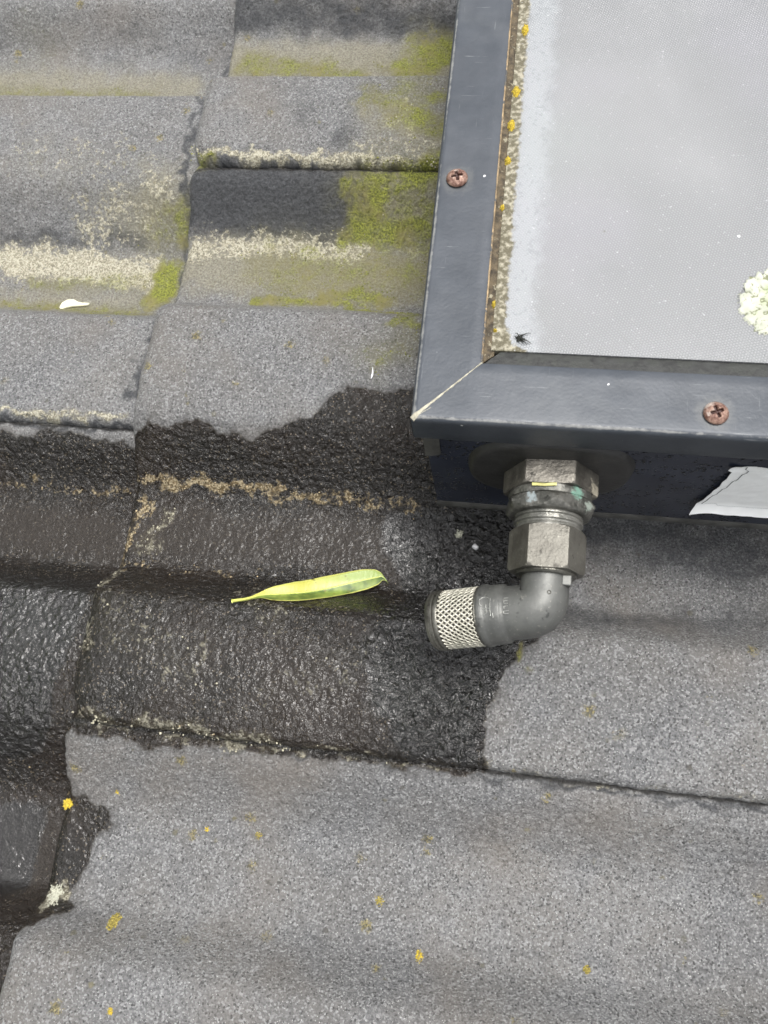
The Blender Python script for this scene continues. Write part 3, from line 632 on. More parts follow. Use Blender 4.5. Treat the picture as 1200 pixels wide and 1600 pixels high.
# case: sheet sides set back under the lip, a rolled flange at the foot
CX, CY = X0 + 3.6, Y0 + 2.2
def wall_strip(name, prof, mat, n=60, x_from=0.):
    xs = np.unique(np.concatenate([np.linspace(CX + x_from, CX + 180, n), [XW - 4]])); rows = []
    for x in xs:
        for y, z in prof: rows.append((x + max(0, (100 - z)) * .02 * (x < CX + 2) + .35 * perlin(np.array([z * .12]), np.array([x * .1]))[0] * (x < CX + 2), y + .25 * perlin(np.array([x * .03]), np.array([z * .03]))[0], z))
    V = np.array(rows); return part(name, V, gridfaces(len(xs), len(prof)), [mat], col, sharp=60)
wall_strip('case_side', [(CY + 2, ZT - 10), (CY, ZT - 14), (CY, 60), (CY, 36), (CY - .2, 33)], M['case'])
wall_strip('case_flange', [(CY - .1, 33.2), (CY - 1.0, 32), (CY - 1.3, 30), (CY - .8, 27.5), (CY + .3, 26.2), (CY + 5, 25.8)], M['case_grime'])
for nm, V in (('case_side', [(CX, CY, ZT - 12), (CX, YW - 4, ZT - 12), (CX + 1.6, YW - 4, 26), (CX + 1.6, CY, 26)]),
              ('case_side', [(XW - 4, YW - 4, ZT - 12), (XW - 4, CY, ZT - 12), (XW - 4, CY, 26), (XW - 4, YW - 4, 26)]),
              ('case_side', [(XW - 4, YW - 4, ZT - 12), (CX, YW - 4, ZT - 12), (CX + 1.6, YW - 4, 26), (XW - 4, YW - 4, 26)]),
              ('case_bottom', [(CX + 1.7, CY + 2, 26), (XW - 4, CY + 2, 26), (XW - 4, YW - 4, 26), (CX + 1.7, YW - 4, 26)])):
    part(nm, V, [(0, 1, 2, 3)], [M['case']], col, smooth=False)
# small corner clip that folds round the case under the lip
V = []; 
for x in np.linspace(CX - .6, CX + 5.2, 8):
    for z in np.linspace(ZT - 14, ZT - 37 + (x - CX) * .6, 8): V.append((x, CY - .7 - .25 * math.sin((x - CX) * .5), z))
V = np.array(V); Vb = V.copy(); Vb[:, 1] += .6
fc = gridfaces(8, 8); part('corner_clip', np.concatenate([V, Vb]), np.concatenate([fc, fc[:, ::-1] + 64]), [M['case_grime']], col)

# rusty pan-head screws with a cross recess
def screw(x, y, z, rot, seed):
    R = 3.9; n = 61; g1 = np.linspace(-1, 1, n); A, B = np.meshgrid(g1, g1, indexing='ij')
    # square grid warped to a disc
    U = A * np.sqrt(1 - B * B / 2); Vv = B * np.sqrt(1 - A * A / 2); r = np.hypot(U, Vv)
    h = 2.5 * np.sqrt(np.maximum(0, 1 - (r * .97) ** 2)) ** .9
    c, s_ = math.cos(rot), math.sin(rot); a = U * c + Vv * s_; b = -U * s_ + Vv * c
    arm = .13 + .05 * perlin(a * 6 + seed, b * 6, 3)
    cross = np.maximum(sstep(.05, -.05, np.abs(a) - arm) * sstep(.06, -.06, np.abs(b) - .52), sstep(.05, -.05, np.abs(b) - arm) * sstep(.06, -.06, np.abs(a) - .52))
    h = h - cross * (1.5 - .9 * r) + .12 * perlin(U * 5 + seed, Vv * 5, 8) + .06 * perlin(U * 14, Vv * 14 + seed, 9)
    X = x + U * R; Y = y + Vv * R
    V = np.stack([X, Y, z + h], -1).reshape(-1, 3); fc = gridfaces(n, n)
    o = part('screw', V, flip_up(V, fc), [M['screw']], col, attrs={'pit': cross.ravel()})
    return o
def screw_mat():
    s = MT('rusted_screw_head'); n = s.noise(420, 4, .7)
    c = s.mix(s.ramp(n, .35, .65), (.10, .045, .032), (.27, .17, .13)); c = s.mix(s.ramp(s.noise(260, 3), .55, .68), c, (.38, .31, .27))
    c = s.mix(s.ramp(s.attr('pit'), .2, .8), c, (.03, .008, .005))
    return s.out(c, .5, .3, s.bump(n, .0003, .6))
M['screw'] = screw_mat()
screw(161.7, -207.4, ZT, .25, 1.); screw(250.8, -294.9, ZT, .35, 4.); screw(161.7, 40, ZT, .9, 7.); screw(460, -294.9, ZT, .6, 9.)

# rubber grommet plate behind the fitting
AX, AZ = 204.2, 82.
rows = []; n = 72
for d, k, in ((0.2, 1.03), (-1.4, 1.0), (-2.0, .975), (-2.3, .92), (-2.4, .5), (-2.4, .3)):
    for i in range(n):
        th = 2 * math.pi * i / n; c, s_ = math.cos(th), math.sin(th); e = 2 / 2.7
        rows.append((AX - .8 + 29.5 * k * math.copysign(abs(c) ** e, c), CY + d, AZ + 25.5 * k * math.copysign(abs(s_) ** e, s_)))
V = np.array(rows); part('grommet_plate', V, gridfaces(6, n, True), [M['grommet']], col)

# torn white sticker on the case
def sticker():
    xs = np.linspace(0, 1, 70); zs = np.linspace(0, 1, 40); rows = []
    for i, a in enumerate(xs):
        for j, b in enumerate(zs):          # b 0 bottom .. 1 top
            x = 265.3 + a * 62 + (1 - b) ** 3 * -3.5 * (a < .2) * (1 - a * 5) - .5 * perlin(np.array([b * 9.]), np.array([.3]))[0] * (a == 0)
            x += (1 - a) * (-1.6 * (b > .93))
            z = 50.5 + b * 47 + (.7 * perlin(np.array([a * 14.]), np.array([.7]))[0]) * (b == 0) + (.9 * fbm(np.array([a * 12.]), np.array([.2]), 3)[0] - .5 * a) * (b == 1)
            y = CY - .35 - 2.6 * max(0, (.13 - b) / .13) ** 1.5 - .25 * abs(perlin(np.array([a * 9.]), np.array([b * 7.]))[0]) - 1.1 * max(0, (.1 - a) / .1) ** 2
            rows.append((x, y, z))
    V = np.array(rows); Vb = V.copy(); Vb[:, 1] += .15; f = gridfaces(70, 40)
    st = part('sticker', np.concatenate([V, Vb]), np.concatenate([f, f[:, ::-1] + len(V)]), [M['sticker']], col, label='torn white sticker with grey line drawing')
    def at(a, b):
        i = min(69, max(0, a * 69)); j = min(39, max(0, b * 39)); return V[int(round(i)) * 40 + int(round(j))] + np.array([0, -.16, 0])
    def stroke(pts, w, mat):
        P = []
        for (a0, b0), (a1, b1) in zip(pts[:-1], pts[1:]):
            m = max(3, int(max(abs(a1 - a0) * 70, abs(b1 - b0) * 40)))
            for q in np.linspace(0, 1, m): P.append(((a0 + (a1 - a0) * q), (b0 + (b1 - b0) * q)))
        rows = []
        for k, (a, b) in enumerate(P):
            a2, b2 = P[min(k + 1, len(P) - 1)]; a1, b1 = P[max(k - 1, 0)]
            tx, tz = (a2 - a1) * 62, (b2 - b1) * 47; L = math.hypot(tx, tz) + 1e-9; nx_, nz_ = -tz / L, tx / L
            c = at(a, b)
            rows += [(c[0] + nx_ * w / 2, c[1], c[2] + nz_ * w / 2), (c[0] - nx_ * w / 2, c[1], c[2] - nz_ * w / 2)]
        V2 = np.array(rows); org = np.array(col['org']); me = mesh_data('printed_line', V2 - org, gridfaces(len(P), 2), [mat])
        node('printed_line', None, st, me)
    stroke([(.09, .99), (.03, .3), (.025, .13)], .32, M['ink']); stroke([(.04, .12), (.5, .09), (.98, .09)], .22, M['ink_light'])
    stroke([(.44, .93), (.30, .77), (.34, .72), (.42, .73), (.6, .78)], .35, M['ink']); stroke([(.32, .7), (.35, .6), (.42, .56), (.6, .6)], .4, M['ink'])
    stroke([(.36, .5), (.43, .44)], .4, M['ink']); stroke([(.52, .25), (.52, .5), (.8, .5), (.8, .25), (.52, .25)], .7, M['ink_light']); stroke([(.56, .36), (.76, .36)], 3.5, M['ink_light'])
sticker()

# ------------------------------------------------------------------ pipe fitting on the collector's outlet
fit = thing('pipe_fitting', 'tarnished metal pipe elbow with hex nuts and silver mesh filter beneath the collector corner', 'pipe fitting', (AX, CY, AZ))
AXI = (0, -1, 0)
def fp(name, V, F_, mat, parent=fit, label=None, sharp=28): return part(name, V, F_, [mat], parent, root=fit, label=label, sharp=sharp)
yb = lambda y: (AX, y, AZ)
def hexnut(name, y0, y1, R, rc0, rc1, mat, phase, label, bore, ch=1.6):
    L = y0 - y1
    pr = [(0, bore), (0, rc0 * .93), (0.3, rc0 * .955)] + [(t * ch, rc0 * (.955 + .045 * math.sin(t * math.pi / 2)) + (R - rc0) * t) for t in (.3, .6, 1)]
    pr += [(ch + (L - 2 * ch) * q, R) for q in (.25, .5, .75)] + [(L - ch + t * ch, R + (rc1 - R) * t) for t in (0, .35, .7, .9)] + [(L, rc1 * .985), (L + .05, rc1 * .96), (L, bore)]
    V, F_ = lathe(yb(y0), AXI, pr, 144, hexR=R, phase=phase); return fp(name, V, F_, mat, label=label)
hexnut('union_nut', -299.0, -311.6, 17.5, 16.4, 16.9, M['nut'], math.radians(24), 'large upper hex nut against the rubber plate', 10, 1.2)
V, F_ = lathe(yb(-311), AXI, [(0, 8), (0, 14.6), (.8, 15.1), (2.2, 15.2), (3.4, 14.9), (3.5, 8)], 96, wob=.012); fp('washer', V, F_, M['locknut'], label='corroded washer with green bloom')
hexnut('lock_nut', -314.2, -320.4, 17.2, 15.4, 14.4, M['locknut'], math.radians(5), 'thin lock nut with green and white corrosion', 9, 2.6)
V, F_ = lathe(yb(-319.8), AXI, [(0, 8), (0, 11.9), (.5, 12.3), (1.5, 12.35), (1.9, 11.7), (2.3, 11.6), (2.7, 12.4), (3.6, 12.5), (4.0, 11.8), (4.5, 11.6), (5.2, 12.0), (6, 12.1), (6, 8)], 96); fp('threaded_sleeve', V, F_, M['thread'])
hexnut('compression_nut', -325.3, -341.4, 13.9, 12.5, 13.1, M['hex'], math.radians(27), 'plain lower hex nut above the elbow', 8.3, 1.3)
V, F_ = lathe(yb(-341.0), AXI, [(0, 8), (0, 11.0), (1.0, 11.1), (1.6, 10.5), (1.7, 8)], 96); fp('nut_collar', V, F_, M['steel_ring'])
D = np.array([-1, -.135, -.40]); D /= np.linalg.norm(D)
K = np.array([AX - .6, -354.4, AZ - .6]); S0 = np.array([AX, -341.8, AZ])
dS = (K - S0); Ls = np.linalg.norm(dS); dS /= Ls; RB = 6.6
ang = math.acos(np.clip(dS @ D, -1, 1)); tl = RB * math.tan(ang / 2)
path = []; rad = []
for q in np.linspace(0, 1, 10): path.append(S0 + dS * (Ls - tl) * q); rad.append(8.5 + .1 * q + .45 * q ** 3)
p0 = K - dS * tl; nrm = D - dS * (D @ dS); nrm /= np.linalg.norm(nrm); cc = p0 + nrm * RB
for q in np.linspace(0, 1, 16)[1:]:
    a = q * ang; path.append(cc - nrm * RB * math.cos(a) + dS * RB * math.sin(a)); rad.append(8.95 + .8 * math.sin(q * math.pi / 2))
tE = path[-1].copy()
for t, r in ((1.5, 9.8), (3.5, 9.8), (5.6, 9.85), (6.4, 10.0), (7.0, 10.5), (7.5, 10.85), (10.5, 10.95), (12.7, 10.95), (13.2, 11.2), (13.8, 11.5), (14.8, 11.6), (15.6, 11.45), (16.1, 10.9), (16.2, 9)): path.append(tE + D * t); rad.append(r)
V, F_ = sweep(path, rad, 72); elb = fp('elbow', V, F_, M['elbow'], sharp=40)
EA, EU, EW = frame_of(D)
T0 = 16.0
# filter: dark core, silver expanded mesh round it, end rings
V, F_ = lathe(tE + D * (T0 - 1), D, [(0, 8), (0, 10.0), (17, 10.0), (17, 8)], 72); core = fp('filter_core', V, F_, M['steel_dark'])
def mesh_screen():
    Vs, Fs = [], []; N, R, L = 34, 10.75, 14.2; pitch = 2 * math.pi * R / N; axial = 2.3
    wst, th = .34, .2; off = 0
    for sgn in (1, -1):
        for i in range(N):
            rows = []; m = 46
            for k in range(m):
                t = L * k / (m - 1); cell = t / axial
                phi = 2 * math.pi * i / N + sgn * (2 * math.pi / N) * (cell)
                r = R + .16 * math.cos(math.pi * 2 * cell) * sgn
                # strand direction on the cylinder
                dt, dp = 1.0, sgn * (2 * math.pi / N) / axial * R; Ld = math.hypot(dt, dp); ax_, ap = dt / Ld, dp / Ld
                e_r = EU * math.cos(phi) + EW * math.sin(phi); e_p = -EU * math.sin(phi) + EW * math.cos(phi)
                c = tE + D * (T0 + .6 + t) + e_r * r; sd = (-D * ap + e_p * ax_)
                rows += [c + sd * wst - e_r * th, c + sd * wst * .6 + e_r * th, c - sd * wst * .6 + e_r * th, c - sd * wst - e_r * th]
            Vs.append(np.array(rows)); Fs.append(gridfaces(m, 4, True, off)); off += m * 4
    return np.concatenate(Vs), np.concatenate(Fs)
V, F_ = mesh_screen(); ms = fp('filter_mesh', V, F_, M['mesh'], core, sharp=None); ms['kind'] = 'stuff'
V, F_ = lathe(tE + D * (T0 + 14.8), D, [(0, 9), (0, 11.2), (.4, 11.4), (1.0, 11.4), (1.3, 10.8), (1.7, 10.8), (2.0, 11.4), (2.5, 11.45), (2.9, 10.9), (3.3, 10.9), (3.6, 11.3), (4.6, 11.1), (5.0, 10.6), (5.1, 8.5), (2, 8)], 96); fp('end_ring', V, F_, M['steel_ring'])
V, F_ = lathe(tE + D * (T0 - .3), D, [(0, 9), (0, 11.0), (.5, 11.15), (1.0, 10.95), (1.0, 9)], 96); fp('retaining_ring', V, F_, M['steel_ring'])
# cast lug beside the nut, pin hole, raised maker's marks
lp = np.array([AX + 6.9, -344.0, AZ + 5.0])
V, F_ = box(-1.7, 1.7, -2.2, 1.7, -3, 1.5); V = [lp + np.array(v) for v in V]; me = fp('cast_lug', V, F_, M['elbow'], elb, sharp=30)
bv = me.modifiers.new('bevel', 'BEVEL'); bv.width = .0004; bv.segments = 2
rr = 8.7; V, F_ = lathe(np.array([AX + .9, -349.6, AZ + rr + .05]), (.1, 0, 1), [(0.02, .75), (.05, .55), (-.3, .3), (-.5, .05)], 24); fp('pin_hole', V, F_, M['steel_dark'], elb)
def on_arm(t, phi, h=.12, r=None):
    rr = r or np.interp(t, [5.6, 6.4, 7, 7.5, 12.7, 13.8], [9.85, 10.0, 10.5, 10.85, 10.95, 11.5])
    return tE + D * t + (EU * math.cos(phi) + EW * math.sin(phi)) * (rr + h)
def mark(pts, w=.34):
    rows = []
    P = [np.array(p, float) for p in pts]
    Q = []
    for a, b in zip(P[:-1], P[1:]):
        for q in np.linspace(0, 1, 7)[:-1]: Q.append(a + (b - a) * q)
    Q.append(P[-1])
    for i, q in enumerate(Q):
        d = Q[min(i + 1, len(Q) - 1)] - Q[max(0, i - 1)]; d = d / (np.hypot(*d) + 1e-9); nn = np.array([-d[1], d[0]]) * w / 2
        for o, h in ((1, -.1), (.7, .3), (-.7, .3), (-1, -.1)):
            c = q + nn * o; rows.append(on_arm(c[0], c[1] / 11.4, h))
    V = np.array(rows); fp('cast_mark', V, gridfaces(len(Q), 4), M['elbow_pale'], elb, sharp=None)
# coordinates: (t along arm, mm round the arm; 0 = top, + towards the far side)
sg = 1 if (EW[1] < 0) else -1          # + must run downhill in the picture (towards -y)
c0 = (11.4, 0)
arc = [(11.4 + 2.4 * math.cos(a), sg * (-1.2 + 2.6 * math.sin(a))) for a in np.linspace(math.radians(200) * -1 + math.pi, math.radians(150), 9)]
arc = [(c0[0] + .6 + 1.9 * math.cos(a), sg * (-3.3 + 2.0 * math.sin(a))) for a in np.linspace(math.radians(-150), math.radians(70), 9)]
mark(arc); mark([(12.9, sg * -.6), (9.7, sg * -.6)]); mark([(11.5, sg * -2.2), (11.5, sg * 1.0), (12.6, sg * 1.8)]); mark([(10.0, sg * -4.5), (10.0, sg * 2.2)]); mark([(9.2, sg * 1.2), (9.2, sg * 3.0)])
for k, dy in enumerate((-4.6, -3.4, -2.2, -1.0)):
    mark([(3.6, sg * dy), (5.2, sg * dy)], .3)
    if k % 2: mark([(5.2, sg * dy), (5.2, sg * (dy + .9))], .3)
mark([(3.4, sg * .9), (5.4, sg * .9), (5.4, sg * 2.0), (3.6, sg * 2.0)], .45)
# yellow dab between the nuts
rows = []
for i, a in enumerate(np.linspace(-.30, .30, 14)):
    r = 15.75; x = AX - 3.3 + r * math.sin(a) * .9; y = -312.6 + .5 * abs(a) * 3 - .2
    for o, h in ((.55, 0), (.4, .18), (-.4, .18), (-.55, 0)): rows.append((x, y + o, AZ + math.sqrt(max(0, 16.3 ** 2 - (x - AX) ** 2)) + h - .35))
fp('paint_dab', np.array(rows), gridfaces(14, 4), M['yellow_mark'], label='small yellow paint dab between the nuts', sharp=None)

# ------------------------------------------------------------------ leaf on the tile
def surf_z(x, y, side='R'): return float(profile(np.array([-y]))[0]) - (STEP if side == 'L' else 0)
def make_leaf():
    C = np.array(MAP['leaf'], float)
    # smooth the resting line: a stiff blade does not follow every dip
    t = np.linspace(0, 1, len(C)); tt = np.linspace(0, 1, 90)
    pc = np.polyfit(t, C[:, 2], 2)
    X = np.interp(tt, t, C[:, 0]); Y = np.interp(tt, t, C[:, 1]); ker = np.ones(9) / 9
    pad = lambda a: np.convolve(np.concatenate([np.full(4, a[0]), a, np.full(4, a[-1])]), ker, 'valid')
    X, Y = pad(X), pad(Y); Z = np.polyval(pc, tt)
    Zs = profile(-Y) + .9; Z = Z + max(0, (Zs - Z)[5:].max()) * 0 + np.maximum(0, Zs - Z)
    Z = pad(pad(Z)) + .7
    w = np.interp(tt, [0, .16, .22, .32, .45, .6, .8, .88, .93, .955, .98, 1], [.55, .7, 1.3, 3.6, 5.2, 5.6, 4.9, 3.7, 2.0, .9, .45, .1])
    th = leaf_root['org']; rows = []; ac = []; al = []
    T = np.gradient(np.stack([X, Y], -1), axis=0); T /= np.linalg.norm(T, axis=1)[:, None]
    ks = np.linspace(-1, 1, 13)
    top = []
    for i in range(90):
        nx_, ny_ = -T[i, 1], T[i, 0]
        for k in ks:
            z = Z[i] + w[i] * .16 * abs(k) ** 1.3 + .35 * math.sin(tt[i] * 9 + k * 2) * abs(k)
            x, y = X[i] + nx_ * w[i] * k, Y[i] + ny_ * w[i] * k
            z = max(z, surf_z(x, y) + .8)
            if tt[i] > .93: y -= (tt[i] - .93) ** 1.2 * 95; x += (tt[i] - .93) * 25
            top.append((x, y, z)); ac.append(k); al.append(tt[i])
    V = np.array(top); Vb = V.copy(); Vb[:, 2] -= .28; f = gridfaces(90, 13); n = len(V)
    rim = np.array([(i * 13, (i + 1) * 13, (i + 1) * 13 + n, i * 13 + n) for i in range(89)] + [(i * 13 + 12, i * 13 + 12 + n, (i + 1) * 13 + 12 + n, (i + 1) * 13 + 12) for i in range(89)])
    blade = part('blade', np.concatenate([V, Vb]), np.concatenate([flip_up(V, f), flip_up(V, f)[:, ::-1] + n, rim]), [M['leaf']], leaf_root, attrs={'across': ac * 2, 'along': al * 2})
    i0 = 0; pth = [(X[i], Y[i], Z[i] + .35) for i in range(0, 22)]
    V, F_ = sweep(pth, np.interp(range(22), [0, 2, 22], [1.0, .75, .35]), 10); part('stalk', V, F_, [M['leaf']], leaf_root, attrs={'across': [.0] * len(V), 'along': [.0] * len(V)})
    pth = [(X[i], Y[i], Z[i] + .12) for i in range(20, 84)]
    V, F_ = sweep(pth, np.interp(range(64), [0, 63], [.42, .12]), 8); part('midrib', V, F_, [M['leaf']], leaf_root, attrs={'across': [.0] * len(V), 'along': [.05] * len(V)})
L0 = MAP['leaf'][0]
leaf_root = thing('leaf', 'long narrow yellow-green leaf lying on the wet tile', 'leaf', (104, -342, surf_z(104, -342)))
make_leaf()

# ------------------------------------------------------------------ lichens, flakes, small debris
def mound(name, label, cat, x, y, z, rx, ry, h, mat, seed, rot=0., lob=.25, n=34, gran=1.6, group=None, base=None):
    """irregular crust with a granular top, one closed-rim surface"""
    g1 = np.linspace(-1, 1, n); A, B = np.meshgrid(g1, g1, indexing='ij'); U = A * np.sqrt(1 - B * B / 2); Vv = B * np.sqrt(1 - A * A / 2)
    r = np.hypot(U, Vv); th = np.arctan2(Vv, U)
    k = 1 + lob * perlin(np.cos(th) * 2.2 + seed, np.sin(th) * 2.2 + seed * 3, 71) + lob * .8 * perlin(np.cos(th) * 6 + seed, np.sin(th) * 6, 72)
    k = 1 + (k - 1) * r
    px, py = U * rx * k, Vv * ry * k; c, s_ = math.cos(rot), math.sin(rot); X = x + px * c - py * s_; Y = y + px * s_ + py * c
    gr = perlin(X * gran, Y * gran, 73) * .9 + .5 * perlin(X * gran * 2.1, Y * gran * 2.1, 74)
    val = 1.25 * (1 - r ** 2.2) - (.62 if base is not None else .38) + (1.35 if base is not None else .5) * gr - 1.5 * (r > .96)
    H = h * np.clip(val, -.7, .9)
    base_z = z if base is None else base(X, Y)
    V = np.stack([X, Y, base_z + H], -1).reshape(-1, 3); fc = gridfaces(n, n)
    me = mesh_data(name, V - np.array([x, y, z]), flip_up(V, fc), [mat])
    return thing(name, label, cat, (x, y, z), me, group)
fz = ZT - 2.2
YL = [(176.4 + 5.6, -135.6, 1.6, 3.6, 'topmost yellow lichen patch in the gap beside the left frame rail'),
      (179.3 + 1.2, -165.5, 1.7, 3.2, 'yellow lichen patch beside the left rail, second from the top and brightest'),
      (179.3 + .4, -181.3, 1.6, 3.1, 'yellow lichen patch beside the left rail, just above the level of its screw'),
      (179.3 + .2, -197.3, 1.3, 2.2, 'small yellow lichen patch beside the left rail, level with its screw'),
      (177.6 + 1.2, -217.7, 1.0, 1.6, 'tiny yellow lichen patch beside the left rail, below its screw'),
      (178.6, -257.3, .8, 1.7, 'faint yellow lichen speck low in the gap beside the left rail'),
      (179.8, -267.6, .8, .8, 'single round yellow lichen dot near the inner corner of the frame')]
for i, (x, y, rx, ry, lb) in enumerate(YL): mound('yellow_lichen', lb, 'lichen', x, y, fz, rx, ry, 1.5, M['lichen_y'], 1.7 * i, 0, .3, 40, 2.6, 'yellow lichens along the glass edge')
P = MAP['spots']
def tz(p, side='R'): return lambda X, Y: profile(-Y) - (STEP if side == 'L' else 0) + .15
for key, r, mat, lb in (('y1', 2.2, 'lichen_y', 'pale yellow lichen spot near the upper left of the dry bottom tile'),
                        ('y2', 1.9, 'lichen_y', 'bright yellow round lichen spot near the bottom centre of the dry tile'),
                        ('y3', 2.3, 'lichen_o', 'olive lichen spot in the middle of the dry bottom tile'),
                        ('y4', 1.3, 'lichen_y', 'small orange-yellow lichen spot, right of the wet corner stain'),
                        ('y5', 1.7, 'lichen_o', 'dark olive lichen spot next to the small orange one'),
                        ('y6', 2.1, 'lichen_y', 'yellow lichen inside the wet corner stain at the left'),
                        ('y7', 2.4, 'lichen_o', 'ragged olive lichen below the wet corner stain'),
                        ('y9', 1.6, 'lichen_o', 'faint olive lichen spot at the lower right of the dry tile'),
                        ('y10', 1.3, 'lichen_y', 'tiny yellow lichen spot at the lower left of the picture')):
    p = P[key]; mound('tile_lichen', lb, 'lichen', p[0], p[1], p[2], r, r * 1.08, .5, M[mat], p[0] * .37, 0, .3, 46, 1.9, 'lichen spots on the bottom tile', tz(p))
p = P['ring']; mound('tile_lichen', 'pale green ring of lichen on the wet tile left of the nuts', 'lichen', p[0], p[1], p[2], 2.0, 2.2, .6, M['lichen_w'], 4.4, 0, .4, 26, 1.6, None, tz(p))
p = P['white']; mound('tile_lichen', 'white crusty lichen on the wet stain at the lower left', 'lichen', p[0], p[1], p[2], 3.2, 4.6, 1.0, M['lichen_w'], 2.4, .2, .38, 34, 1.4, None, tz(p))

# big pale foliose lichen on the glass, at the right
def foliose_lichen(x, y, z, R):
    nr, nt = 40, 220; rows = []; cr = []; md = []
    th = np.linspace(0, 2 * np.pi, nt, endpoint=False)
    lobes = 11
    for i in range(nr):
        q = i / (nr - 1)
        ph = th + .22 * np.sin(th * 3 + 1) + .10 * np.sin(th * 7) + .25 * (1 - q) * np.sin(th * 4) + .12 * perlin(q * 5 + np.cos(th) * 3, np.sin(th) * 3, 88)
        lo = np.abs(np.sin(ph * lobes / 2))
        edge_ = 1 - .11 * (1 - lo ** .4) + .03 * np.sin(ph * 47 + 2 * np.sin(th * 5)) + .05 * perlin(np.cos(th) * 9, np.sin(th) * 9, 81)
        rr = R * q * (1 + (edge_ - 1) * q)
        cr_ = (1 - sstep(.0, .16, lo)) * sstep(.45, .8, np.full(nt, q))
        px, py = rr * np.cos(th), rr * np.sin(th)
        inner = np.abs(fbm(px * .22, py * .22, 2, 82)); crk = np.maximum(cr_, sstep(.09, .01, inner) * .9)
        h = .8 * np.ones(nt) * (1 - .25 * q) - .5 * crk + .2 * perlin(px * .5, py * .5, 83)
        h = np.where(q > .97, .05, h)
        rows.append(np.stack([x + px, y + py, z + h], -1)); cr.append(crk); md.append(np.full(nt, 1 - q) + .3 * perlin(px * .3, py * .3, 84))
    V = np.concatenate(rows); fc = gridfaces(nr, nt, True)
    me = mesh_data('foliose_lichen', V - np.array([x, y, z]), flip_up(V, fc), [M['foliose']], attrs={'crack': np.concatenate(cr), 'mid': np.concatenate(md)})
    thing('foliose_lichen', 'large pale green lobed lichen rosette growing on the glass', 'lichen', (x, y, z), me)
foliose_lichen(272.2, -252.7, GZ + .5, 13.6)

# flake, fragment, down, black fibres
def flake(name, label, cat, x, y, z, pts, th, mat, tilt=0.):
    P_ = np.array(pts, float); n = len(P_); rows = []
    for k in (1., .86): rows += [(x + a * k, y + b * k, z + .1 + (th if k < 1 else th * .5) + tilt * a) for a, b in P_]
    rows += [(x + a, y + b, z) for a, b in P_]; rows.append((x, y, z + .1 + th * 1.25))
    F_ = []
    for i in range(n):
        j = (i + 1) % n; F_ += [(i, j, n + j, n + i), (2 * n + i, 2 * n + j, j, i), (n + i, n + j, 3 * n)]
    me = mesh_data(name, np.array(rows) - np.array([x, y, z]), F_, [mat]); return thing(name, label, cat, (x, y, z), me)
p = P['flake']; zf = float(profile(np.array([-p[1]]))[0]) - STEP + .8
flake('paint_flake', 'small cream flake lying on the mossy upper left tile', 'flake', p[0], p[1], zf, [(-9, -2.2), (-8, 1.2), (-5, 3.2), (-1.5, 3.6), (1.5, 2.2), (5, 1.4), (9, 1.6), (8.5, .2), (4, -.6), (-1, -1.2), (-4.5, -2.4), (-7.5, -3.6)], .9, M['cream'])
p = P['frag']; fr = thing('plastic_fragment', 'tiny pale tube fragment on the wet tile by the hex nut', 'fragment', (p[0], p[1], 1.2))
V, F_ = lathe((p[0] - 1.1, p[1] + .7, 1.4), (1, -.7, .15), [(0, .5), (0, 1.1), (.3, 1.25), (2.2, 1.2), (2.5, 1.0), (2.5, .55), (.5, .5)], 20); part('tube_wall', V, F_, [M['pale_plastic']], fr)
p = P['feather']; fe = thing('white_down', 'tiny white wisp of down on the dry grey roll above the stain', 'feather', (p[0], p[1], p[2] + .6))
pth = [(p[0] + .5 * math.sin(q * 3), p[1] + 3.2 - q * 6, p[2] + 1.2) for q in np.linspace(0, 1, 10)]
V, F_ = sweep(pth, np.interp(np.linspace(0, 1, 10), [0, .3, .7, 1], [.12, .3, .5, .1]), 6); part('wisp', V, F_, [M['feather']], fe)
ft = thing('fibre_tuft', 'black wispy tuft of fibres in the inner corner of the glass', 'tuft', (189.0, -270.0, GZ + .6))
for i in range(16):
    a = random.uniform(-.9, 1.2) if i < 10 else random.uniform(1.2, 4.2); L = random.uniform(2.2, 5.2) if i < 10 else random.uniform(1, 2.2); cv = random.uniform(-1.3, 1.3); pth = []
    x, y = 188.2 + random.uniform(-1, .6), -270.2 + random.uniform(-.8, .6)
    for q in range(9): pth.append((x, y, GZ + .75 + 1.1 * math.sin(q / 8 * 2.6) * random.uniform(.8, 1))); x += L / 8 * math.cos(a); y += L / 8 * math.sin(a); a += cv / 8
    V, F_ = sweep(pth, np.interp(range(9), [0, 8], [.26, .07]), 6); part('fibre', V, F_, [M['fibre']], ft)

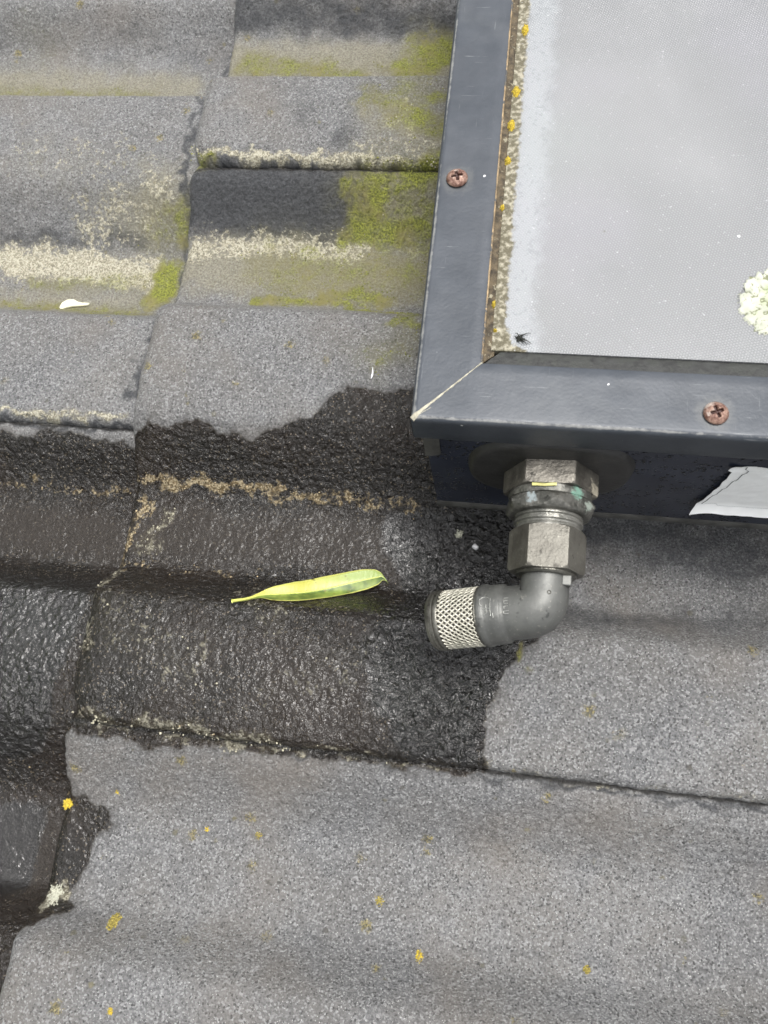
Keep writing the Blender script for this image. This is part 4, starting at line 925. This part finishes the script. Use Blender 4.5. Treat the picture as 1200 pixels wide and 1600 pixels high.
# ------------------------------------------------------------------ moss and crust granules standing proud of the tiles
ICO = None
def granules(name, label, cat, key, mat, count, r0, r1, thresh):
    t = (1 + 5 ** .5) / 2
    iv = np.array([(-1, t, 0), (1, t, 0), (-1, -t, 0), (1, -t, 0), (0, -1, t), (0, 1, t), (0, -1, -t), (0, 1, -t), (t, 0, -1), (t, 0, 1), (-t, 0, -1), (-t, 0, 1)]); iv /= np.linalg.norm(iv[0])
    ifc = np.array([(0, 11, 5), (0, 5, 1), (0, 1, 7), (0, 7, 10), (0, 10, 11), (1, 5, 9), (5, 11, 4), (11, 10, 2), (10, 7, 6), (7, 1, 8), (3, 9, 4), (3, 4, 2), (3, 2, 6), (3, 6, 8), (3, 8, 9), (4, 9, 5), (2, 4, 11), (6, 2, 10), (8, 6, 7), (9, 8, 1)])
    Vs = []; kept = 0; rr_ = random.Random(3)
    for side, xr, yr in (('R', (0, 185), (-425, 40)), ('L', (-150, 6), (-480, 20))):
        nn = count * (2 if side == 'R' else 1) // 3 * 6
        x = rng.uniform(*xr, nn); y = rng.uniform(*yr, nn); m = masks(x, y, side)[key]
        m2 = m + .5 * fbm(x * .10, y * .14, 3, 91) + .3 * perlin(x * .5, y * .5, 92)
        ok = (m > .12) & (m2 > thresh + .35 * rng.rand(nn)) & ((x > 3) | (side == 'L')) & ((x < -2) | (side == 'R'))
        x, y = x[ok], y[ok]; z = profile(-y) - (STEP if side == 'L' else 0)
        r = r0 + (r1 - r0) * rng.rand(len(x)) ** 2.2
        j = 1 + .35 * (rng.rand(len(x), 12, 1) - .5)
        sc = np.stack([r, r * rng.uniform(.8, 1.2, len(x)), r * rng.uniform(.5, .8, len(x))], -1)[:, None, :]
        v = iv[None] * j * sc + np.stack([x, y, z + .12 + .5 * fbm(x * .035, y * .035, 3, 21)], -1)[:, None, :]
        Vs.append(v.reshape(-1, 3)); kept += len(x)
    V = np.concatenate(Vs); fc = (ifc[None] + (np.arange(kept) * 12)[:, None, None]).reshape(-1, 3)
    me = mesh_data(name, V, fc, [mat]); thing(name, label, cat, (0, 0, 0), me, kind='stuff')
granules('moss', 'yellow-green moss film and tufts on the upper tiles beside the frame', 'moss', 'moss', M['moss'], 12000, .16, .55, .45)
granules('crust_lichen', 'cream crusty lichen granules in bands on the tile edges', 'lichen', 'crust', M['granule'], 12000, .16, .62, .52)
granules('grit', 'ochre grit caught along the foot of the wet roll', 'grit', 'ochre', M['granule_ochre'], 8000, .16, .62, .58)
for o in TOPS:
    if 'org' in o: del o['org']
